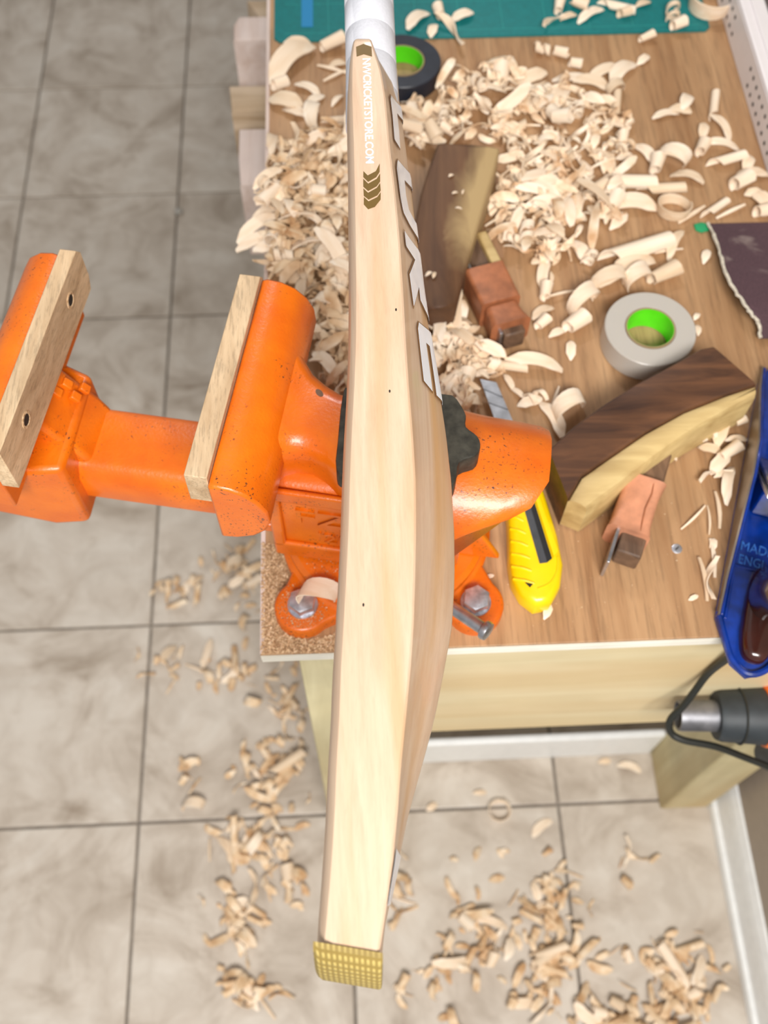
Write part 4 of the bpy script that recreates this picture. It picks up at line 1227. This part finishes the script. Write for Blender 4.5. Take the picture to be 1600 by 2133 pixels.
# scattered larger curls, region by region
G = {
 'mat': ('pale shaving on the teal cutting mat', 'shavings on the cutting mat', MZ, [
   ('strip', 872, 42, 50, 1.2), ('twist', 938, 70, -55, 1.4), ('flake', 962, 34, 20, 1.3), ('roll', 915, 28, 100, 1.0), ('flake', 900, 62, 80, 1.2), ('roll', 1165, 15, 75, 1.1),
   ('twist', 1150, 48, 50, 1.0), ('flake', 1185, 32, 20, 1.0), ('roll', 1212, 12, 150, 1.2), ('strip', 1232, 30, 35, 1.0), ('tube', 1280, 14, -20, 1.0), ('roll', 1298, 30, 20, 1.0), ('flake', 1340, 4, 30, 1.2),
   ('helix', 1400, 32, 80, 1.3), ('roll', 1410, 56, 20, 1.0), ('ring', 1478, 12, 10, 1.75)]),
 'farright': ('pale shaving on bare bench near the white tray', 'shavings near the white tray', ZB, [
   ('roll', 1345, 80, 20, 0.8), ('flake', 1430, 212, 60, 1.4), ('strip', 1388, 238, 15, 0.8), ('flake', 1418, 228, -20, 1.1), ('tube', 1488, 222, 75, 0.9), ('strip', 1500, 268, -70, 0.9),
   ('flake', 1466, 272, 70, 1.1), ('roll', 1462, 312, 60, 1.1), ('strip', 1505, 308, -15, 0.9), ('tube', 1508, 338, 14, 1.1), ('strip', 1565, 366, 8, 1.1), ('roll', 1540, 384, 30, 1.35), ('flake', 1560, 338, 60, 1.2),
   ('tube', 1488, 436, 35, 0.8), ('ring', 1402, 440, 0, 1.15), ('sliver', 1445, 445, 30, 1.3), ('sliver', 1525, 440, 20, 1.2), ('flake', 1590, 420, -60, 1.5), ('roll', 1585, 445, 10, 1.2), ('flake', 1572, 400, 10, 1.2)]),
 'upright': ('pale shaving scattered right of the black tape roll', 'shavings scattered right of the black tape roll', ZB, [
   ('roll', 1042, 172, 85, 1.5), ('flake', 1108, 165, 20, 1.6), ('roll', 1112, 205, 40, 1.1), ('helix', 1130, 105, -20, 1.1), ('roll', 1165, 112, -25, 1.0), ('roll', 1195, 135, -20, 1.0), ('strip', 1200, 168, -8, 1.3), ('strip', 1232, 178, -14, 1.2),
   ('strip', 1262, 152, 28, 1.2), ('strip', 1300, 152, 46, 1.4), ('flake', 1342, 122, 40, 0.9), ('flake', 1165, 205, 60, 1.9), ('twist', 1212, 200, -20, 1.3), ('arch', 1285, 192, 20, 0.9), ('tube', 1284, 226, 80, 0.9), ('flake', 1282, 258, -20, 1.2),
   ('strip', 1238, 268, 82, 1.0), ('helix', 1205, 232, 70, 1.1), ('twist', 1200, 290, 60, 1.2), ('flake', 1245, 236, 20, 1.1), ('strip', 1248, 330, -62, 1.1), ('strip', 1276, 338, 85, 1.2), ('flake', 1300, 300, 10, 0.8), ('flake', 1304, 326, 5, 0.9),
   ('roll', 1366, 350, 70, 1.2), ('strip', 1340, 318, -60, 1.0), ('arch', 1396, 340, -30, 1.3), ('strip', 1432, 370, -22, 1.1), ('flake', 1226, 358, 80, 1.1), ('twist', 1170, 310, -38, 1.5), ('twist', 1195, 335, -35, 1.3)]),
 'centre': ('pale shaving above the clear tape roll', 'long shavings above the clear tape roll', ZB, [
   ('tube', 1300, 385, -8, 1.5), ('tube', 1372, 398, -6, 1.1), ('strip', 1318, 432, -4, 1.5), ('roll', 1276, 432, 60, 1.3), ('helix', 1262, 420, 60, 1.2), ('roll', 1245, 398, 30, 1.2), ('flake', 1290, 462, 40, 1.2), ('strip', 1210, 430, 70, 1.0), ('flake', 1180, 440, 60, 1.4), ('strip', 1190, 402, 60, 1.0),
   ('tube', 1320, 528, 18, 1.7), ('strip', 1320, 560, 22, 1.6), ('strip', 1290, 580, 25, 1.2), ('roll', 1378, 578, 25, 1.4), ('arch', 1330, 590, 20, 1.2), ('arch', 1268, 606, 10, 1.5), ('arch', 1220, 640, 30, 1.5), ('roll', 1196, 680, 35, 1.4), ('flake', 1160, 690, 30, 1.0),
   ('flake', 1212, 522, -70, 1.7), ('helix', 1228, 540, 60, 1.2), ('strip', 1150, 520, 62, 1.2), ('strip', 1138, 570, 75, 1.0), ('roll', 1136, 612, 75, 1.0), ('sliver', 1172, 614, 12, 1.3), ('strip', 1132, 650, 35, 0.8), ('roll', 1128, 676, 40, 0.9), ('flake', 1190, 728, 80, 0.9), ('flake', 1205, 478, 70, 0.9),
   ('strip', 1408, 512, 60, 0.9), ('flake', 1470, 532, 70, 1.0), ('sliver', 1395, 522, 0, 1.0), ('flake', 1452, 655, 60, 0.6), ('flake', 1456, 684, 80, 0.6)]),
 'knife': ('white shaving near the knife blade', 'shavings around the knife blade', ZB, [
   ('tube', 1050, 762, -10, 0.9), ('strip', 1112, 764, -12, 1.2), ('flake', 1010, 770, 10, 1.5), ('roll', 968, 800, 70, 1.2), ('arch', 968, 862, 10, 1.2), ('flake', 1062, 792, -60, 1.0), ('flake', 1080, 815, -40, 0.9), ('helix', 1118, 830, 20, 1.0), ('flake', 1104, 838, 10, 1.0),
   ('arch', 1188, 862, 20, 1.3), ('strip', 1146, 872, -70, 1.1), ('sliver', 1160, 822, 60, 0.8), ('flake', 960, 770, 40, 1.4), ('roll', 935, 805, 30, 1.2), ('flake', 1060, 700, 60, 1.1)]),
 'bp': ('pale shaving left of the blue plane', 'shavings along the blue plane', ZB, [
   ('twist', 1425, 938, 45, 0.9), ('helix', 1468, 908, 20, 1.0), ('helix', 1490, 896, 60, 0.9), ('strip', 1512, 890, 58, 1.3), ('roll', 1536, 880, 20, 0.8), ('flake', 1480, 934, -20, 0.9), ('roll', 1516, 945, 30, 1.0), ('flake', 1535, 912, 10, 1.1), ('flake', 1500, 965, 40, 1.2),
   ('twist', 1488, 992, 24, 1.0), ('flake', 1508, 985, 20, 1.0), ('strip', 1520, 1010, 70, 0.9), ('sliver', 1448, 1078, 35, 1.2), ('sliver', 1480, 1082, 75, 1.1), ('sliver', 1500, 1060, 80, 1.2), ('flake', 1486, 1132, 80, 0.7), ('sliver', 1470, 1205, 85, 1.3), ('twist', 1484, 1205, 80, 1.0), ('sliver', 1490, 1160, 80, 1.2), ('flake', 1447, 1243, 20, 0.4)]),
 'kn2': ('tiny split shaving just below the yellow knife end', None, ZB, [('flake', 1142, 1272, 60, 0.7)]),
 'mc': ('tiny crumb of wood by the right vise bolt', None, ZB, [('flake', 1020, 1198, 20, 0.45)]),
 'ul': ('pale shaving between mat corner and bat', 'shavings by the mat corner', ZB, [
   ('strip', 612, 138, 50, 2.3), ('roll', 690, 98, 20, 1.3), ('flake', 620, 90, 0, 1.3), ('sliver', 690, 142, -30, 1.2), ('sliver', 700, 156, 30, 1.1), ('flake', 702, 132, 10, 0.9), ('flake', 592, 215, -25, 1.8), ('roll', 580, 180, 20, 1.2), ('flake', 612, 232, -30, 1.3), ('flake', 655, 205, 40, 1.4), ('strip', 640, 185, -30, 0.9), ('flake', 700, 205, 60, 1.1),
   ('arch', 662, 248, 70, 1.3), ('tube', 700, 252, 8, 0.9), ('flake', 606, 345, -8, 1.7), ('flake', 625, 370, -10, 1.6), ('flake', 655, 335, 30, 1.4), ('tube', 695, 368, 20, 1.0), ('arch', 660, 312, 20, 1.2), ('flake', 600, 390, 30, 1.2)]),
}
LOOK = {'roll': 'short rolled', 'tube': 'tube-like', 'helix': 'corkscrew', 'strip': 'flat bent', 'arch': 'arched', 'ring': 'hoop-shaped', 'flake': 'small cupped', 'twist': 'twisted', 'sliver': 'thin splinter-like'}
ORD = ['first', 'second', 'third', 'fourth', 'fifth', 'sixth', 'seventh', 'eighth', 'ninth', 'tenth', 'eleventh', 'twelfth']
count = 0
for key, (lab, grp, z, items) in G.items():
    for it in items:
        kd, px, py, an, s = it
        same = sorted(i2[1] for i2 in items if i2[0] == kd)
        text = lab.replace('shaving', LOOK[kd]+' shaving', 1) if grp else lab
        if len(same) > 1:
            k_ = same.index(px)
            text += ', ' + ('left one of two' if k_ == 0 else 'right one of two') if len(same) == 2 else ', ' + (ORD[k_]+' from left' if k_ else 'leftmost')
        shaving(kd, px, py, an, s*0.92, text, grp, z)
        count += 1
# dense piles
def inpoly(x, y, P):
    c = False
    n = len(P)
    for i in range(n):
        x1, y1 = P[i]; x2, y2 = P[i-1]
        if (y1 > y) != (y2 > y) and x < (x2-x1)*(y-y1)/(y2-y1)+x1:
            c = not c
    return c
def sample(P, r):
    xs = [p[0] for p in P]; ys = [p[1] for p in P]
    while True:
        x, y = r.uniform(min(xs), max(xs)), r.uniform(min(ys), max(ys))
        if inpoly(x, y, P):
            return x, y
EXC = [[(905, 280), (1050, 298), (1040, 400), (1000, 500), (1120, 690), (1110, 750), (1050, 745), (965, 610), (955, 650), (880, 650), (850, 560), (860, 440)],
       [(820, 60), (925, 70), (930, 215), (820, 220)]]
# keep the pile clear of the vise neck's footprint
PILES = [
 ('left', [(572, 300), (650, 285), (735, 250), (735, 830), (700, 815), (660, 745), (640, 690), (640, 610), (560, 560), (552, 500), (552, 400)], 42, 520, 0.020,
  'curled chip in the dense shaving pile left of the bat', 'shaving pile left of the bat'),
 ('mid', [(845, 215), (1000, 120), (1090, 150), (1150, 230), (1210, 300), (1190, 440), (1120, 560), (1045, 520), (1010, 470), (1045, 300), (915, 278), (852, 330)], 32, 330, 0.014,
  'pale shaving in the pile around the worn brown plane', 'shaving pile around the worn plane'),
 ('scatter', [(1110, 150), (1240, 190), (1310, 240), (1300, 440), (1240, 480), (1150, 600), (1110, 560), (1190, 440), (1210, 300)], 10, 90, 0.006,
  'pale shaving scattered between the worn plane and clear tape roll', 'loose shavings between plane and tape roll'),
 ('low', [(885, 640), (960, 655), (1030, 735), (1055, 770), (985, 800), (975, 860), (935, 860), (905, 790)], 14, 120, 0.014,
  'pale shaving heaped in front of the worn brown plane', 'shaving pile in front of the worn plane'),
]
mass = {}
def add_mass(key, W_, fs, loc):
    vs, f2 = mass.setdefault(key, ([], []))
    n = sum(len(a) for a in vs)
    vs.append(W_+np.array(loc))
    f2.extend([tuple(i+n for i in f) for f in fs])
r2 = random.Random(23)
for nm, P, nind, nmass, hmax, lab, grp in PILES:
    done = 0
    tries = 0
    while done < nmass and tries < nmass*6:
        tries += 1
        x, y = sample(P, r2)
        if any(inpoly(x, y, E_) for E_ in EXC):
            continue
        z = ZB+r2.random()**1.3*hmax
        p = at(x, y, z)
        kd = r2.choice(['flake', 'flake', 'flake', 'flake', 'strip', 'twist', 'twist', 'sliver', 'helix'])
        me, e, W_, fs, loc = put(kd, p.x, p.y, z, r2.uniform(0, 2*PI), r2.uniform(.55, .95), 0.5, r2)
        add_mass(nm, W_, fs, loc)
        done += 1
    done = 0
    while done < nind:
        x, y = sample(P, r2)
        if any(inpoly(x, y, E_) for E_ in EXC):
            continue
        p = at(x, y, ZB+hmax)
        kd = r2.choice(['flake', 'flake', 'flake', 'roll', 'strip', 'strip', 'twist', 'helix'])
        shaving(kd, 0, 0, r2.uniform(0, 360), r2.uniform(.8, 1.25), lab.replace('pale shaving', 'pale '+LOOK[kd]+' shaving', 1).replace('curled chip', LOOK[kd]+' chip'), grp, ZB, 0.4, hmax*r2.uniform(.55, 1.0), r2, p)
        done += 1
        count += 1
# a few hanging over the bench's left edge
for x, y, an in ((540, 448, 40), (515, 485, 35), (520, 512, 15), (552, 530, 0)):
    shaving('strip', x+22, y, an, 1.15, 'twisted shaving overhanging the left bench edge', 'shavings overhanging the left bench edge', ZB, 0.15, 0.003, r2)
    count += 1
# floor scatter: clumps
FL = [('left', 'blurred shaving on the floor tiles left of the bench', 'floor shavings left of the bench', [
        (500, 1190, 40, 60, 8, 40), (370, 1225, 30, 20, 3, 14), (455, 1390, 70, 30, 6, 26), (600, 1450, 40, 60, 4, 26), (560, 1610, 60, 50, 9, 45), (400, 1620, 20, 40, 3, 8), (520, 1760, 50, 60, 9, 45), (500, 1920, 40, 50, 8, 40), (600, 1800, 40, 60, 3, 18), (520, 2060, 60, 40, 4, 16), (330, 1380, 30, 30, 2, 6)]),
      ('right', 'blurred shaving on the floor tiles in front of the bench', 'floor shavings in front of the bench', [
        (985, 1960, 55, 55, 11, 42), (1150, 1860, 50, 40, 7, 26), (1160, 1980, 45, 55, 10, 40), (1370, 2010, 60, 40, 9, 36), (1440, 2060, 50, 40, 8, 36), (1300, 2110, 110, 25, 10, 44), (1120, 2080, 40, 40, 5, 18), (830, 1850, 20, 40, 3, 10), (1040, 1760, 60, 40, 3, 10), (900, 2060, 80, 50, 3, 14), (1330, 1770, 80, 40, 3, 8), (1420, 1730, 20, 12, 2, 4)])]
r3 = random.Random(7)
for nm, lab, grp, clumps in FL:
    for cx, cy, sx, sy, ni, nmass in clumps:
        ni = max(1, round(ni*0.42))
        for k in range(nmass+ni):
            x, y = cx+r3.gauss(0, sx*0.75), cy+r3.gauss(0, sy*0.75)
            p = at(x, y, 0.01)
            if p.x > 0.525 or (p.y > 0.29 and p.x > -0.075) or (p.x > -0.08 and p.y > 0.27):
                continue
            kd = r3.choice(['flake', 'flake', 'flake', 'roll', 'strip', 'twist', 'arch', 'sliver', 'tube'])
            if k < ni:
                shaving(kd, 0, 0, r3.uniform(0, 360), r3.uniform(1.05, 1.6), lab.replace('blurred', 'blurred '+LOOK[kd]), grp, 0.0, 0.3, r3.random()*0.006, r3, p)
                count += 1
            else:
                me, e, W_, fs, loc = put(kd, p.x, p.y, 0.0005+r3.random()*0.004, r3.uniform(0, 2*PI), r3.uniform(.5, 1.1), 0.35, r3)
                add_mass('floor_'+nm, W_, fs, loc)
for px, py, an, kd in ((1000, 1650, 10, 'flake'), (1040, 1690, 60, 'ring'), (1130, 1725, 35, 'strip'), (1260, 1585, 10, 'flake'), (1310, 1600, -20, 'strip'), (900, 1680, 40, 'flake')):
    p = at(px, py, 0.005)
    if p.y < 0.395:
        shaving(kd, 0, 0, an, 1.1, 'blurred '+LOOK[kd]+' shaving on the shaded tiles under the bench front', 'floor shavings under the bench front', 0.0, 0.15, 0.0, r3, p)
        count += 1
LABM = {'left': ('loose mass of small chips left of the bat', 'shavings'), 'mid': ('loose mass of small chips around the worn brown plane', 'shavings'),
        'scatter': ('loose small chips between the worn brown plane and the clear tape roll', 'shavings'), 'low': ('loose mass of small chips in front of the worn brown plane', 'shavings'), 'floor_left': ('fine litter of small chips on the floor left of the bench', 'shavings'),
        'floor_right': ('fine litter of small chips on the floor in front of the bench', 'shavings')}
for key, (vs, fs) in mass.items():
    me = bpy.data.meshes.new('shaving_litter')
    me.from_pydata(np.concatenate(vs).tolist(), [], fs)
    me.shade_smooth(); me.set_sharp_from_angle(angle=math.radians(50))
    me.materials.append(MAT['shavemass_tan' if key in ('left', 'floor_left', 'floor_right') else 'shavemass'])
    o = bpy.data.objects.new('shaving_litter', me)
    COL.objects.link(o)
    tag(o, LABM[key][0], LABM[key][1], None, 'stuff')
print('individual shavings', count)
# sawdust round the vise's left foot
r4 = random.Random(3)
vs, fs = [], []
def grain(p, s):
    n = len(vs)
    for k in range(4):
        vs.append((p.x+r4.uniform(-s, s), p.y+r4.uniform(-s, s), p.z+r4.uniform(0, s*0.8)))
    fs.extend([(n, n+1, n+2), (n, n+2, n+3), (n, n+3, n+1), (n+1, n+3, n+2)])
dust = [(546, 1130), (600, 1140), (620, 1200), (590, 1260), (585, 1310), (640, 1335), (700, 1320), (700, 1358), (546, 1362)]
for k in range(5200):
    x, y = sample(dust, r4)
    grain(at(x, y, ZB+0.0002), r4.choice((.0006, .0009, .0012, .0018)))
for k in range(260):
    x, y = r4.uniform(950, 1500), r4.uniform(1040, 1330)
    grain(at(x, y, ZB+0.0002), r4.choice((.0004, .0005, .0008)))
me = bpy.data.meshes.new('sawdust')
me.from_pydata(vs, [], fs)
me.materials.append(MAT['sawdust'])
o = bpy.data.objects.new('sawdust', me)
COL.objects.link(o)
tag(o, 'tan sawdust scattered on the bench corner around the vise foot', 'sawdust', None, 'stuff')
vs, fs = [], []
lugc = VO+Vector((-0.0707, -0.0695, 0.0152))
for k in range(700):
    a, rr_ = r4.uniform(0, 2*PI), 0.0205*math.sqrt(r4.random())
    grain(lugc+Vector((rr_*math.cos(a), rr_*math.sin(a), 0)), r4.choice((.0004, .0006, .0009)))
for k in range(500):
    a, rr_ = r4.uniform(PI*1.0, PI*1.5), 0.078*math.sqrt(r4.uniform(.35, 1))
    grain(VO+Vector((rr_*math.cos(a), rr_*math.sin(a), 0.0331)), r4.choice((.0004, .0006, .0009)))
me = bpy.data.meshes.new('sawdust')
me.from_pydata(vs, [], fs)
me.materials.append(MAT['sawdust'])
o = bpy.data.objects.new('sawdust', me)
COL.objects.link(o)
tag(o, 'pale sawdust coating the orange left lug and base of the vise', 'sawdust', None, 'stuff')
lf_ = shaving('arch', 0, 0, -20, 1.1, 'curled shaving caught on the left vise bolt', None, ZB+0.0265, 0.1, 0.0, r4, VO+Vector((-0.058, -0.072, 0)))
for px, py, an in ((940, 360, 40), (948, 396, 20), (964, 394, 80), (956, 428, -10), (893, 566, 35), (905, 568, 70)):
    shaving('flake', px, py, an, 0.32, 'tiny white chip lying on the worn brown plane', 'tiny chips on the worn plane', ZB+0.0535, 0.1, 0.0, r4)
# pebble on the floor joint
p = at(372, 441, 0.004)
bmx = MB().lathe([(0.0, 0.0), (0.006, 0.0), (0.0085, 0.004), (0.007, 0.009), (0.003, 0.0115), (0.0, 0.012)], Matrix.Translation((p.x, p.y, 0.0)) @ Matrix.Diagonal((1.1, 0.9, 1, 1)), 16)
tag(bmx.build('pebble', 'pebble', None, smooth=60), 'small round grey bead on the floor joint behind the vise', 'bead')
